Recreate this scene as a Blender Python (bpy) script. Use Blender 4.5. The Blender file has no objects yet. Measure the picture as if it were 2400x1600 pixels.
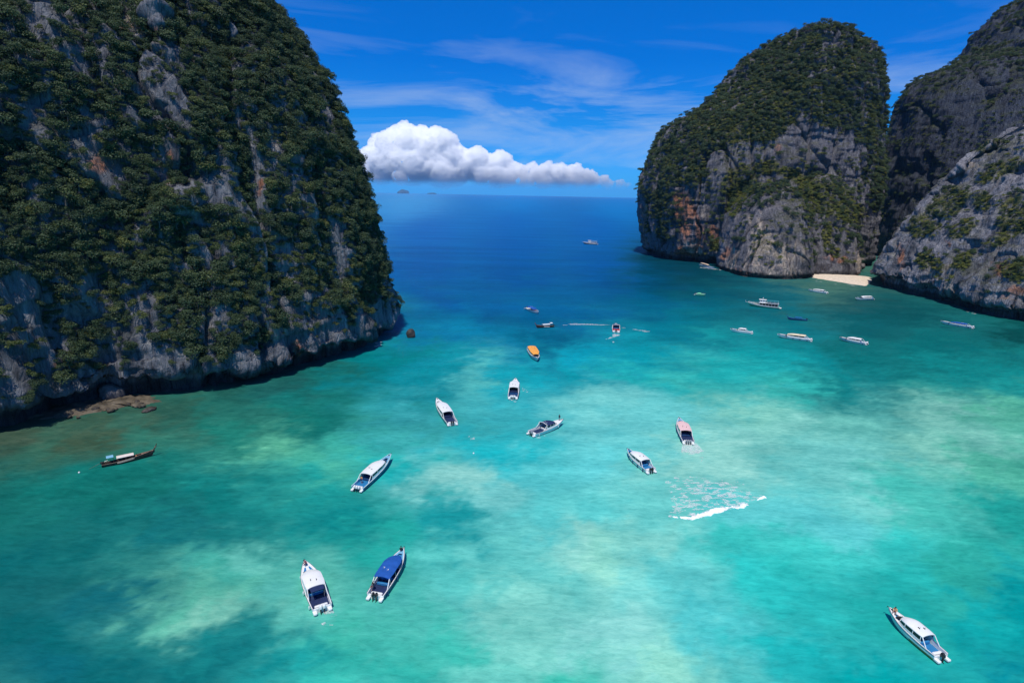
import bpy, bmesh, math, random
import numpy as np
from mathutils import Vector, Matrix, Euler

random.seed(7)
RNG = np.random.default_rng(7)
SC = bpy.context.scene
COL = SC.collection
R = math.radians

# ------------------------------------------------------------------ camera
CAM_H = 60.0
F_PX = 1350.0                      # focal length in units of a 2400 px wide frame
cam_d = bpy.data.cameras.new('camera')
cam_d.sensor_width = 36.0
cam_d.lens = 36.0 * F_PX / 2400.0
cam_d.clip_start = 0.5
cam_d.clip_end = 200000.0
cam = bpy.data.objects.new('camera', cam_d)
COL.objects.link(cam)
PITCH = math.atan(344.6 / F_PX)
CM = Matrix.Rotation(R(90) - PITCH, 3, 'X') @ Matrix.Rotation(R(1.12), 3, 'Z')
cam.matrix_world = Matrix.Translation((0, 0, CAM_H)) @ CM.to_4x4()
SC.camera = cam
CMN = np.array(CM)

# ------------------------------------------------------------------ sun, sky, exposure
SUN_DIR = Vector((-0.09, -0.38, 0.92)).normalized()       # towards the sun
sun_d = bpy.data.lights.new('sun', 'SUN')
sun_d.energy = 3.95
sun_d.angle = R(0.5)
sun_d.color = (1.0, 0.95, 0.87)
sun = bpy.data.objects.new('sun', sun_d)
sun.rotation_euler = SUN_DIR.to_track_quat('Z', 'Y').to_euler()
COL.objects.link(sun)

world = bpy.data.worlds.new('World')
SC.world = world
world.use_nodes = True
WN = world.node_tree
WN.nodes.clear()


def nd(tree, typ, **kw):
    n = tree.nodes.new(typ)
    for k, v in kw.items():
        if k == 'inp':
            for i, val in v.items():
                n.inputs[i].default_value = val
        else:
            setattr(n, k, v)
    return n


def ramp(tree, stops, interp='LINEAR'):
    n = tree.nodes.new('ShaderNodeValToRGB')
    cr = n.color_ramp
    cr.interpolation = interp
    while len(cr.elements) > 1:
        cr.elements.remove(cr.elements[-1])
    cr.elements[0].position = stops[0][0]
    cr.elements[0].color = (*stops[0][1], 1)
    for p, c in stops[1:]:
        e = cr.elements.new(p)
        e.color = (*c, 1)
    return n


def build_world():
    t = WN
    L = t.links.new
    sky = nd(t, 'ShaderNodeTexSky', sky_type='NISHITA')
    sky.sun_disc = False
    sky.sun_elevation = math.asin(SUN_DIR.z)
    sky.sun_rotation = math.atan2(SUN_DIR.x, SUN_DIR.y)
    sky.altitude = 0
    sky.air_density = 1.0
    sky.dust_density = 0.0
    sky.ozone_density = 4.0
    tc = nd(t, 'ShaderNodeTexCoord')
    sep = nd(t, 'ShaderNodeSeparateXYZ')
    L(tc.outputs['Generated'], sep.inputs[0])
    # deep tropical blue: the sky texture tinted by height above the horizon
    hs = nd(t, 'ShaderNodeHueSaturation', inp={'Saturation': 1.0, 'Value': 1.0})
    L(sky.outputs[0], hs.inputs['Color'])
    tint = ramp(t, [(0.0, SKY_T[0]), (0.045, SKY_T[1]), (0.115, SKY_T[2]), (0.20, SKY_T[3]), (0.34, SKY_T[4]), (1.0, SKY_T[5])])
    L(sep.outputs['Z'], tint.inputs[0])
    mul = nd(t, 'ShaderNodeMix', data_type='RGBA', blend_type='MULTIPLY', inp={0: 1.0})
    L(hs.outputs[0], mul.inputs[6])
    L(tint.outputs[0], mul.inputs[7])
    # thin high cloud, projected on a flat layer
    mp = nd(t, 'ShaderNodeMapping')
    mp.vector_type = 'POINT'
    mp.inputs['Rotation'].default_value = (0, R(9), 0)
    mp.inputs['Scale'].default_value = (2.6, 2.6, 17.0)
    mp.inputs['Location'].default_value = (4.3, 1.7, 0.35)
    L(tc.outputs['Generated'], mp.inputs[0])
    n1 = nd(t, 'ShaderNodeTexNoise', inp={'Scale': 1.0, 'Detail': 9.0, 'Roughness': 0.60, 'Distortion': 0.7})
    L(mp.outputs[0], n1.inputs['Vector'])
    r1 = ramp(t, [(0.47, (0, 0, 0)), (0.78, (1, 1, 1))])
    L(n1.outputs['Fac'], r1.inputs[0])
    # cirrus lives in the lower sky, haze thickens to the horizon
    band = ramp(t, [(0.0, (0.10, 0.10, 0.10)), (0.05, (0.7, 0.7, 0.7)), (0.13, (1.0, 1.0, 1.0)), (0.20, (0.35, 0.35, 0.35)), (0.27, (0.12, 0.12, 0.12)), (1.0, (0.1, 0.1, 0.1))])
    L(sep.outputs['Z'], band.inputs[0])
    mm = nd(t, 'ShaderNodeMath', operation='MULTIPLY')
    L(r1.outputs[0], mm.inputs[0])
    L(band.outputs[0], mm.inputs[1])
    mc = nd(t, 'ShaderNodeMix', data_type='RGBA', blend_type='MIX')
    m2 = nd(t, 'ShaderNodeMath', operation='MULTIPLY', inp={1: 0.72})
    L(mm.outputs[0], m2.inputs[0])
    L(m2.outputs[0], mc.inputs[0])
    L(mul.outputs[2], mc.inputs[6])
    mc.inputs[7].default_value = (5.6, 6.8, 8.3, 1)
    bg = nd(t, 'ShaderNodeBackground', inp={'Strength': 0.10})
    L(mc.outputs[2], bg.inputs['Color'])
    out = nd(t, 'ShaderNodeOutputWorld')
    L(bg.outputs[0], out.inputs['Surface'])


SKY_T = [(0.03, 0.50, 1.50), (0.075, 0.54, 1.38), (0.03, 0.52, 1.22), (0.0, 0.48, 1.24), (0.0, 0.57, 1.36), (0.48, 0.80, 1.06)]
build_world()
SC.view_settings.view_transform = 'Standard'
SC.view_settings.look = 'None'
SC.view_settings.exposure = 0.0
SC.view_settings.gamma = 1.0
SC.view_settings.use_curve_mapping = False
SC.render.engine = 'CYCLES'
SC.cycles.use_denoising = True
SC.cycles.max_bounces = 92
SC.cycles.diffuse_bounces = 3
SC.cycles.glossy_bounces = 2
SC.cycles.transmission_bounces = 2
SC.cycles.transparent_max_bounces = 8
SC.cycles.volume_bounces = 90

# ------------------------------------------------------------------ survey helpers


def ray(px, py):
    d = CM @ Vector((px - 1200.0, 800.0 - py, -F_PX))
    return d / d.y


def at(px, py, z=0.0):
    """the place on the level z that the photograph shows at this spot"""
    d = CM @ Vector((px - 1200.0, 800.0 - py, -F_PX))
    t = (z - CAM_H) / d.z
    return Vector((d.x * t, d.y * t, z))


def atY(px, py, Y):
    d = ray(px, py)
    return Vector((d.x * Y, Y, CAM_H + d.z * Y))


def survey(P):
    """world points -> photograph coordinates (numpy)"""
    Q = (P - np.array([0, 0, CAM_H])) @ CMN
    w = np.maximum(-Q[:, 2], 1e-3)
    return 1200 + F_PX * Q[:, 0] / w, 800 - F_PX * Q[:, 1] / w


# ------------------------------------------------------------------ noise
def _hash(ix, iy, iz, seed):
    h = (ix * 374761393 + iy * 668265263 + iz * 2147483647 + seed * 1274126177) & 0xFFFFFFFF
    h = ((h ^ (h >> 13)) * 1274126177) & 0xFFFFFFFF
    h = ((h ^ (h >> 16)) * 2246822519) & 0xFFFFFFFF
    return ((h ^ (h >> 15)) & 0xFFFFFF).astype(np.float64) / 0xFFFFFF


def noise(P, seed=0):
    P = np.asarray(P, dtype=np.float64)
    I = np.floor(P).astype(np.int64)
    f = P - I
    u = f * f * f * (f * (f * 6 - 15) + 10)
    r = 0
    for dx in (0, 1):
        wx = u[:, 0] if dx else 1 - u[:, 0]
        for dy in (0, 1):
            wy = u[:, 1] if dy else 1 - u[:, 1]
            for dz in (0, 1):
                wz = u[:, 2] if dz else 1 - u[:, 2]
                r = r + wx * wy * wz * _hash(I[:, 0] + dx, I[:, 1] + dy, I[:, 2] + dz, seed)
    return r * 2 - 1


def fbm(P, octv=4, seed=0, gain=0.5, ridged=False):
    a, s, tot = 1.0, 0, 0
    P = np.asarray(P, dtype=np.float64)
    for o in range(octv):
        n = noise(P * (2.03 ** o) + o * 17.3, seed + o)
        if ridged:
            n = 1 - 2 * np.abs(n)
        s = s + a * n
        tot += a
        a *= gain
    return s / tot


def sstep(a, b, x):
    t = np.clip((x - a) / (b - a), 0, 1)
    return t * t * (3 - 2 * t)


def srgb(r, g, b):
    v = np.array([r, g, b], dtype=float) / 255
    return tuple(np.where(v <= 0.04045, v / 12.92, ((v + 0.055) / 1.055) ** 2.4))


# ------------------------------------------------------------------ object helpers
def link(name, mesh, mats=None, parent=None, smooth=False):
    o = bpy.data.objects.new(name, mesh)
    COL.objects.link(o)
    if mats:
        for m in (mats if isinstance(mats, (list, tuple)) else [mats]):
            if m.name not in mesh.materials:
                mesh.materials.append(m)
    if smooth:
        mesh.polygons.foreach_set('use_smooth', [True] * len(mesh.polygons))
    if parent is not None:
        o.parent = parent
    return o


def tag(o, label=None, cat=None, group=None, kind=None):
    for k, v in (('label', label), ('category', cat), ('group', group), ('kind', kind)):
        if v:
            o[k] = v
    return o


def empty(name, loc, rz=0.0):
    o = bpy.data.objects.new(name, None)
    o.empty_display_size = 0.5
    o.location = loc
    o.rotation_euler = (0, 0, rz)
    COL.objects.link(o)
    return o


def mesh_np(name, V, F):
    me = bpy.data.meshes.new(name)
    F = np.asarray(F, dtype=np.int32)
    k = F.shape[1]
    me.vertices.add(len(V))
    me.vertices.foreach_set('co', np.asarray(V, dtype=np.float32).ravel())
    me.loops.add(F.size)
    me.loops.foreach_set('vertex_index', F.ravel())
    me.polygons.add(len(F))
    me.polygons.foreach_set('loop_start', np.arange(0, F.size, k, dtype=np.int32))
    me.polygons.foreach_set('loop_total', np.full(len(F), k, dtype=np.int32))
    me.update(calc_edges=True)
    me.validate()
    return me


def grid_faces(nu, nv, closed=False):
    iu = np.arange(nu if closed else nu - 1)
    iv = np.arange(nv - 1)
    a, b = np.meshgrid(iu, iv)
    a, b = a.ravel(), b.ravel()
    a2 = (a + 1) % nu
    return np.stack([b * nu + a, b * nu + a2, (b + 1) * nu + a2, (b + 1) * nu + a], 1)


def set_color(me, name, rgb):
    at_ = me.color_attributes.new(name, 'FLOAT_COLOR', 'POINT')
    c = np.ones((len(rgb), 4), dtype=np.float32)
    c[:, :3] = rgb
    at_.data.foreach_set('color', c.ravel())


# ------------------------------------------------------------------ materials
def mat(name, color=(0.8, 0.8, 0.8), rough=0.5, metal=0.0, spec=0.5, noise_amt=0.0, noise_scale=3.0):
    m = bpy.data.materials.new(name)
    m.use_nodes = True
    t = m.node_tree
    b = t.nodes['Principled BSDF']
    b.inputs['Base Color'].default_value = (*color, 1)
    b.inputs['Roughness'].default_value = rough
    b.inputs['Metallic'].default_value = metal
    b.inputs['Specular IOR Level'].default_value = spec
    if noise_amt:
        tc = nd(t, 'ShaderNodeTexCoord')
        n = nd(t, 'ShaderNodeTexNoise', inp={'Scale': noise_scale, 'Detail': 5.0, 'Roughness': 0.6})
        t.links.new(tc.outputs['Object'], n.inputs['Vector'])
        lo = tuple(c * (1 - noise_amt) for c in color)
        hi = tuple(min(1, c * (1 + noise_amt)) for c in color)
        r = ramp(t, [(0.3, lo), (0.7, hi)])
        t.links.new(n.outputs['Fac'], r.inputs[0])
        t.links.new(r.outputs[0], b.inputs['Base Color'])
    return m


def rock_material():
    m = bpy.data.materials.new('limestone')
    m.use_nodes = True
    t = m.node_tree
    L = t.links.new
    b = t.nodes['Principled BSDF']
    b.inputs['Roughness'].default_value = 0.9
    b.inputs['Specular IOR Level'].default_value = 0.15
    vc = nd(t, 'ShaderNodeVertexColor', layer_name='tint')
    geo = nd(t, 'ShaderNodeNewGeometry')
    mp = nd(t, 'ShaderNodeMapping')
    mp.inputs['Scale'].default_value = (0.55, 0.55, 0.07)
    L(geo.outputs['Position'], mp.inputs[0])
    n1 = nd(t, 'ShaderNodeTexNoise', inp={'Scale': 1.0, 'Detail': 8.0, 'Roughness': 0.68})
    L(mp.outputs[0], n1.inputs['Vector'])
    r1 = ramp(t, [(0.30, (0.16, 0.16, 0.18)), (0.46, (0.85, 0.85, 0.86)), (0.58, (1.1, 1.1, 1.08)), (0.74, (2.1, 2.0, 1.9))])
    L(n1.outputs['Fac'], r1.inputs[0])
    mul = nd(t, 'ShaderNodeMix', data_type='RGBA', blend_type='MULTIPLY', inp={0: 1.0})
    L(vc.outputs[0], mul.inputs[6])
    L(r1.outputs[0], mul.inputs[7])
    L(mul.outputs[2], b.inputs['Base Color'])
    mp2 = nd(t, 'ShaderNodeMapping')
    mp2.inputs['Scale'].default_value = (1.1, 1.1, 0.30)
    L(geo.outputs['Position'], mp2.inputs[0])
    n2 = nd(t, 'ShaderNodeTexNoise', inp={'Scale': 0.9, 'Detail': 9.0, 'Roughness': 0.7, 'Distortion': 0.6})
    L(mp2.outputs[0], n2.inputs['Vector'])
    v = nd(t, 'ShaderNodeTexVoronoi', inp={'Scale': 0.5})
    v.feature = 'DISTANCE_TO_EDGE'
    L(mp2.outputs[0], v.inputs['Vector'])
    rv = ramp(t, [(0.0, (0, 0, 0)), (0.12, (1, 1, 1))])
    L(v.outputs['Distance'], rv.inputs[0])
    ad = nd(t, 'ShaderNodeMath', operation='ADD')
    L(n2.outputs['Fac'], ad.inputs[0])
    ms = nd(t, 'ShaderNodeMath', operation='MULTIPLY', inp={1: 0.25})
    L(rv.outputs[0], ms.inputs[0])
    L(ms.outputs[0], ad.inputs[1])
    bp = nd(t, 'ShaderNodeBump', inp={'Strength': 1.0, 'Distance': 1.6})
    L(ad.outputs[0], bp.inputs['Height'])
    L(bp.outputs[0], b.inputs['Normal'])
    return m


def foliage_material(name, dark, mid, lite):
    m = bpy.data.materials.new(name)
    m.use_nodes = True
    t = m.node_tree
    L = t.links.new
    b = t.nodes['Principled BSDF']
    b.inputs['Roughness'].default_value = 0.6
    b.inputs['Specular IOR Level'].default_value = 0.25
    oi = nd(t, 'ShaderNodeObjectInfo')
    geo = nd(t, 'ShaderNodeNewGeometry')
    rp = ramp(t, [(0.0, dark), (0.55, mid), (0.85, mid), (1.0, lite)])
    L(oi.outputs['Random'], rp.inputs[0])
    rr = ramp(t, [(0.0, (0.55, 0.6, 0.55)), (1.0, (1.5, 1.4, 1.3))])
    L(geo.outputs['Random Per Island'], rr.inputs[0])
    mul = nd(t, 'ShaderNodeMix', data_type='RGBA', blend_type='MULTIPLY', inp={0: 1.0})
    L(rp.outputs[0], mul.inputs[6])
    L(rr.outputs[0], mul.inputs[7])
    L(mul.outputs[2], b.inputs['Base Color'])
    tr = nd(t, 'ShaderNodeBsdfTranslucent')
    L(mul.outputs[2], tr.inputs['Color'])
    mx = nd(t, 'ShaderNodeMixShader', inp={0: 0.25})
    L(b.outputs[0], mx.inputs[1])
    L(tr.outputs[0], mx.inputs[2])
    L(mx.outputs[0], t.nodes['Material Output'].inputs['Surface'])
    return m


def water_material():
    m = bpy.data.materials.new('sea_water')
    m.use_nodes = True
    t = m.node_tree
    L = t.links.new
    b = t.nodes['Principled BSDF']
    b.inputs['Specular IOR Level'].default_value = 0.0
    b.inputs['Roughness'].default_value = 1.0
    vc = nd(t, 'ShaderNodeVertexColor', layer_name='tint')
    geo = nd(t, 'ShaderNodeNewGeometry')
    # ripple streaks, seen as finely broken light and dark water
    mp = nd(t, 'ShaderNodeMapping')
    mp.inputs['Rotation'].default_value = (0, 0, R(14))
    mp.inputs['Scale'].default_value = (0.42, 0.95, 1)
    L(geo.outputs['Position'], mp.inputs[0])
    n1 = nd(t, 'ShaderNodeTexNoise', inp={'Scale': 1.0, 'Detail': 7.0, 'Roughness': 0.66, 'Distortion': 0.5})
    L(mp.outputs[0], n1.inputs['Vector'])
    r1 = ramp(t, [(0.28, (0.70, 0.80, 0.81)), (0.5, (1, 1, 1)), (0.74, (1.34, 1.16, 1.14))])
    L(n1.outputs['Fac'], r1.inputs[0])
    mul = nd(t, 'ShaderNodeMix', data_type='RGBA', blend_type='MULTIPLY', inp={0: 1.0})
    L(vc.outputs[0], mul.inputs[6])
    L(r1.outputs[0], mul.inputs[7])
    # broad wind lanes
    mpb = nd(t, 'ShaderNodeMapping')
    mpb.inputs['Scale'].default_value = (0.006, 0.03, 1)
    L(geo.outputs['Position'], mpb.inputs[0])
    nb = nd(t, 'ShaderNodeTexNoise', inp={'Scale': 1.0, 'Detail': 6.0, 'Roughness': 0.6})
    L(mpb.outputs[0], nb.inputs['Vector'])
    rb = ramp(t, [(0.3, (0.80, 0.84, 0.86)), (0.7, (1.2, 1.16, 1.14))])
    L(nb.outputs['Fac'], rb.inputs[0])
    mul2 = nd(t, 'ShaderNodeMix', data_type='RGBA', blend_type='MULTIPLY', inp={0: 1.0})
    L(mul.outputs[2], mul2.inputs[6])
    L(rb.outputs[0], mul2.inputs[7])
    L(mul2.outputs[2], b.inputs['Base Color'])
    n2 = nd(t, 'ShaderNodeTexNoise', inp={'Scale': 1.0, 'Detail': 5.0, 'Roughness': 0.6})
    mp2 = nd(t, 'ShaderNodeMapping')
    mp2.inputs['Rotation'].default_value = (0, 0, R(12))
    mp2.inputs['Scale'].default_value = (0.35, 0.8, 1)
    L(geo.outputs['Position'], mp2.inputs[0])
    L(mp2.outputs[0], n2.inputs['Vector'])
    bp = nd(t, 'ShaderNodeBump', inp={'Strength': 0.6, 'Distance': 0.35})
    L(n2.outputs['Fac'], bp.inputs['Height'])
    L(bp.outputs[0], b.inputs['Normal'])
    # sky seen in the wind-roughened surface: weaker than a flat mirror's
    gl = nd(t, 'ShaderNodeBsdfGlossy', inp={'Roughness': 0.22})
    L(bp.outputs[0], gl.inputs['Normal'])
    fr = nd(t, 'ShaderNodeFresnel', inp={'IOR': 1.33})
    L(bp.outputs[0], fr.inputs['Normal'])
    fm = nd(t, 'ShaderNodeMath', operation='MULTIPLY', inp={1: 0.13})
    L(fr.outputs[0], fm.inputs[0])
    mx = nd(t, 'ShaderNodeMixShader')
    L(fm.outputs[0], mx.inputs[0])
    L(b.outputs[0], mx.inputs[1])
    L(gl.outputs[0], mx.inputs[2])
    L(mx.outputs[0], t.nodes['Material Output'].inputs['Surface'])
    return m


M_ROCK = rock_material()
M_LEAF = foliage_material('foliage_dark', (0.040, 0.070, 0.040), (0.068, 0.106, 0.050), (0.12, 0.145, 0.050))
M_SHRUB = foliage_material('foliage_yellow', (0.085, 0.115, 0.028), (0.155, 0.175, 0.038), (0.25, 0.235, 0.06))  # yellow-green grass and shrubs
M_BARK = mat('bark', (0.10, 0.085, 0.07), 0.9, noise_amt=0.4)
M_WATER = water_material()


# ------------------------------------------------------------------ water
WATER_PTS = [
    # photograph x, y, and the colour (sRGB) given to the water there
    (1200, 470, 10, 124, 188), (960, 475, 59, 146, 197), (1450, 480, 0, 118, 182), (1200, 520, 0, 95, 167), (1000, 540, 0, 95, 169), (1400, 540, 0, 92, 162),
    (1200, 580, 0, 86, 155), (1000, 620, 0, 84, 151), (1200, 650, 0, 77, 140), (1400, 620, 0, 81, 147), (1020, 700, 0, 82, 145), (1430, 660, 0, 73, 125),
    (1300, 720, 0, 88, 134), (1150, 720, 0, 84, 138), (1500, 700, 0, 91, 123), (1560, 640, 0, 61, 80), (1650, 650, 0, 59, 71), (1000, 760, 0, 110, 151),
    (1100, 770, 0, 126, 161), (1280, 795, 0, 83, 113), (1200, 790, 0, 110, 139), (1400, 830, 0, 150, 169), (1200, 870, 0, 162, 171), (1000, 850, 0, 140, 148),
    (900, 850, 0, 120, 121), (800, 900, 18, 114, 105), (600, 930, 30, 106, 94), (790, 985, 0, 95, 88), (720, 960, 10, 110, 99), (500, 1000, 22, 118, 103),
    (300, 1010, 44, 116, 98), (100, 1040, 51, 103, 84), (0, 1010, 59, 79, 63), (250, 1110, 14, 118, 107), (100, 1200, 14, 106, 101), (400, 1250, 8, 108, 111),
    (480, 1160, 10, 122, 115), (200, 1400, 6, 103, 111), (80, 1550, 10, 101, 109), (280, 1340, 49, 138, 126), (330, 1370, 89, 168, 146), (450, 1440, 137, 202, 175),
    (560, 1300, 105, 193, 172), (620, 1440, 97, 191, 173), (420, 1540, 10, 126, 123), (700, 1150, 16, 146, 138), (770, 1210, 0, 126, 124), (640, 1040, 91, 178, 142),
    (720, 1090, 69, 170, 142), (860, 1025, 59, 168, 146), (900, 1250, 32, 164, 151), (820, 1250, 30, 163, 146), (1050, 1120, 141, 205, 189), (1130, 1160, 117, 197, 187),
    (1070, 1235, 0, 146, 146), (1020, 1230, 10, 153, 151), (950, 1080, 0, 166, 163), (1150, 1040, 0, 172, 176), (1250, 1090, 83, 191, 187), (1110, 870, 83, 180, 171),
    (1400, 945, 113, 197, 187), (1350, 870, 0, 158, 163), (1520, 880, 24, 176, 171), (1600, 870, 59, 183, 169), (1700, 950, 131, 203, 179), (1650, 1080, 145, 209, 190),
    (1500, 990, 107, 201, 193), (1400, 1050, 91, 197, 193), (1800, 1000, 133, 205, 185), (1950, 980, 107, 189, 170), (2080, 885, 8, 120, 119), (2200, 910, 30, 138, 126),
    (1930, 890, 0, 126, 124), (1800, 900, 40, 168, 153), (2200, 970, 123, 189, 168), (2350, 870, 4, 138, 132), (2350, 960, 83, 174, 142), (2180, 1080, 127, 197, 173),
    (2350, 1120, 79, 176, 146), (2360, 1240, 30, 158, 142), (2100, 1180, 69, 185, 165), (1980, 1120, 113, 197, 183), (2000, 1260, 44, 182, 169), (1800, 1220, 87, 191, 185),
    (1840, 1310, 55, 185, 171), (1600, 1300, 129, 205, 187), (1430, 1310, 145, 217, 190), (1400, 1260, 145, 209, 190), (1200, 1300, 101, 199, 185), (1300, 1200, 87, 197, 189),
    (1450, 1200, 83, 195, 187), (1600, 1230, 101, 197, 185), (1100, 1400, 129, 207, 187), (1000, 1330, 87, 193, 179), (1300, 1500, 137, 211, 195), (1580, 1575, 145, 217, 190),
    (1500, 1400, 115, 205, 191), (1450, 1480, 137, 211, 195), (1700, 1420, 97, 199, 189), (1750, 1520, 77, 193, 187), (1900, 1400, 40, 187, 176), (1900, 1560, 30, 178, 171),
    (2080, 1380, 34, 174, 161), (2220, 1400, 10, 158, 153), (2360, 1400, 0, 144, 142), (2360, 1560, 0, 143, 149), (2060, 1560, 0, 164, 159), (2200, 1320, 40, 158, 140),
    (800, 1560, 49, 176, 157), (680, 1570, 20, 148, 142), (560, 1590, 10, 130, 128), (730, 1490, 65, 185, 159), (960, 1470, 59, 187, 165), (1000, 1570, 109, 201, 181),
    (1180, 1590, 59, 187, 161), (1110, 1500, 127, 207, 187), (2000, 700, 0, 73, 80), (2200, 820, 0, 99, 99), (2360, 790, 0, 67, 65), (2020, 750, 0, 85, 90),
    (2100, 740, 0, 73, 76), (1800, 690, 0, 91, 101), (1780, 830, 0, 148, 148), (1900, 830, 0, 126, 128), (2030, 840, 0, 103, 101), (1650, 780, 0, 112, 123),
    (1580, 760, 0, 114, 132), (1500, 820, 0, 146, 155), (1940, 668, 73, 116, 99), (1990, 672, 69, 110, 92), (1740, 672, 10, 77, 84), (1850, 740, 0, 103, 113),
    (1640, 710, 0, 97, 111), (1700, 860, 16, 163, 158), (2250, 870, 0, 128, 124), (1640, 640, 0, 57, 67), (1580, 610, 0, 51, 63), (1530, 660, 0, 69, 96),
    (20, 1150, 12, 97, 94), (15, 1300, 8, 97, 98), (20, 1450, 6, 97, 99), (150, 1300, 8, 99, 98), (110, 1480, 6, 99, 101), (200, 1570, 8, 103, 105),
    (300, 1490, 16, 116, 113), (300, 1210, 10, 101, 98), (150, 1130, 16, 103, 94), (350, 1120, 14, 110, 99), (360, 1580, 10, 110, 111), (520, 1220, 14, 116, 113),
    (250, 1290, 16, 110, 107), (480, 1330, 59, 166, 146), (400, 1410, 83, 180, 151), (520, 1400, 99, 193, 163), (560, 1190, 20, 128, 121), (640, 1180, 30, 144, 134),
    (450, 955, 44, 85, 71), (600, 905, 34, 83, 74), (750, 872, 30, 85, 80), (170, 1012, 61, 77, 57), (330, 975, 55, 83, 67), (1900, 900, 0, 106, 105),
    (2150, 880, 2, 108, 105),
]
WATER_GAIN = 0.90


def build_water():
    nv, nu = 430, 460
    Y = np.concatenate([np.linspace(-60, 45, 14)[:-1], np.geomspace(45, 1600, nv), np.geomspace(1700, 30000, 24)])
    s = np.linspace(-1, 1, nu)
    s = np.sign(s) * np.abs(s) ** 1.0
    YY, SS = np.meshgrid(Y, s, indexing='ij')
    XX = SS * (np.maximum(YY, 0) * 1.02 + 90)
    V = np.stack([XX.ravel(), YY.ravel(), np.zeros(XX.size)], 1)
    me = mesh_np('water', V, grid_faces(nu, len(Y)))
    # colour by inverse-distance blending of the surveyed places, with warped edges
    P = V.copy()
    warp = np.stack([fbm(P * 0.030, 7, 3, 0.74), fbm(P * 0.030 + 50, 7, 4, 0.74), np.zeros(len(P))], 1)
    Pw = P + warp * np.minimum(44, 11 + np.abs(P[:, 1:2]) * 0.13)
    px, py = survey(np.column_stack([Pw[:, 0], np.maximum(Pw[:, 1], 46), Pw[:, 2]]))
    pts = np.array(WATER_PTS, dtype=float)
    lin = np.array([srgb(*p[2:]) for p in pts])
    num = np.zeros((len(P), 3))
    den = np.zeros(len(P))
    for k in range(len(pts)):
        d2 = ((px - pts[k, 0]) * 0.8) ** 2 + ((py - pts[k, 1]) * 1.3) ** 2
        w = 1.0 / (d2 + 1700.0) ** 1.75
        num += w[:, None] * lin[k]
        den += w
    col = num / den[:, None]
    # reef mottling on the shallow floor
    shallow = sstep(0.10, 0.35, col[:, 1])
    near = 1 - sstep(350, 800, P[:, 1])
    mo = fbm(P * np.array([0.10, 0.22, 1]), 5, 21, 0.62) * (0.20 + 0.14 * shallow) * near
    mo2 = fbm(P * 0.022, 4, 31, 0.55) * 0.10 * near
    reef = np.maximum(sstep(25, 70, -P[:, 0]) * sstep(70, 110, P[:, 1]) * (1 - sstep(260, 330, P[:, 1])), 0.8 * sstep(60, 105, P[:, 0]) * (1 - sstep(200, 270, P[:, 1])))
    mo3 = fbm(P * np.array([0.28, 0.62, 1]), 4, 51, 0.7) * 0.42 * reef
    fac = np.exp((mo + mo2 + mo3) * 0.95)
    col = col * fac[:, None] ** np.array([1.35, 0.8, 0.72])
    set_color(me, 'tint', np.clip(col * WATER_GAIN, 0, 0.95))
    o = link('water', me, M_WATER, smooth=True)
    tag(o, 'turquoise bay water deepening to dark blue open sea', kind='structure')


build_water()


# ------------------------------------------------------------------ cliffs
def smooth_closed(pts, n):
    """closed Catmull-Rom through the points, n samples evenly by length"""
    p = np.array(pts, dtype=float)
    m = len(p)
    out = []
    for i in range(m):
        p0, p1, p2, p3 = p[i - 1], p[i], p[(i + 1) % m], p[(i + 2) % m]
        t = np.linspace(0, 1, 40, endpoint=False)[:, None]
        out.append(0.5 * (2 * p1 + (p2 - p0) * t + (2 * p0 - 5 * p1 + 4 * p2 - p3) * t ** 2 + (3 * p1 - p0 - 3 * p2 + p3) * t ** 3))
    c = np.concatenate(out)
    c = np.concatenate([c, c[:1]])
    return c


def resample(c, dens, n):
    """closed curve c resampled to n points with a density per sample"""
    seg = np.linalg.norm(np.diff(c, axis=0), axis=1) * dens
    s = np.concatenate([[0], np.cumsum(seg)])
    q = np.linspace(0, s[-1], n, endpoint=False)
    return np.stack([np.interp(q, s, c[:, k]) for k in range(c.shape[1])], 1)


def grid_normals(G):
    du = np.roll(G, -1, 1) - np.roll(G, 1, 1)
    dv = np.gradient(G, axis=0)
    n = np.cross(du, dv)
    return n / np.maximum(np.linalg.norm(n, axis=2, keepdims=True), 1e-9)


def relief(P, amp, seed, vscale=1.0):
    """karst relief: buttresses, vertical flutes, ledges and broken fine rock"""
    a = fbm(P * np.array([1 / 34, 1 / 34, 1 / 60]) * vscale, 3, seed)
    b = fbm(P * np.array([1 / 9.5, 1 / 9.5, 1 / 34]) * vscale, 4, seed + 9, 0.55, True)
    c = fbm(P * np.array([1 / 4.0, 1 / 4.0, 1 / 11.0]) * vscale, 3, seed + 19)
    d = fbm(P * np.array([1 / 14, 1 / 14, 1 / 6.5]) * vscale, 3, seed + 29)
    # joints: narrow deep clefts, upright and raking
    q = P + 6 * np.stack([fbm(P / 25, 2, seed + 41), fbm(P / 25, 2, seed + 42), 0 * P[:, 0]], 1)
    e = sstep(0.86, 1.0, 1 - np.abs(noise(q * np.array([1 / 17, 1 / 17, 1 / 110]) * vscale, seed + 51)))
    e2 = sstep(0.90, 1.0, 1 - np.abs(noise((q + q[:, [2, 2, 0]] * 0.35) * np.array([1 / 26, 1 / 26, 1 / 90]) * vscale, seed + 52)))
    g = np.floor(P[:, 2] / 3.1 + 1.4 * fbm(P / 22, 3, seed + 61))
    st = noise(np.column_stack([P[:, :2] / 12, g * 3.7]), seed + 62)
    return amp * (5.2 * a + 2.6 * b + 1.3 * c + 0.9 * d - 4.2 * e - 3.0 * e2 + 0.9 * st)


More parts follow.
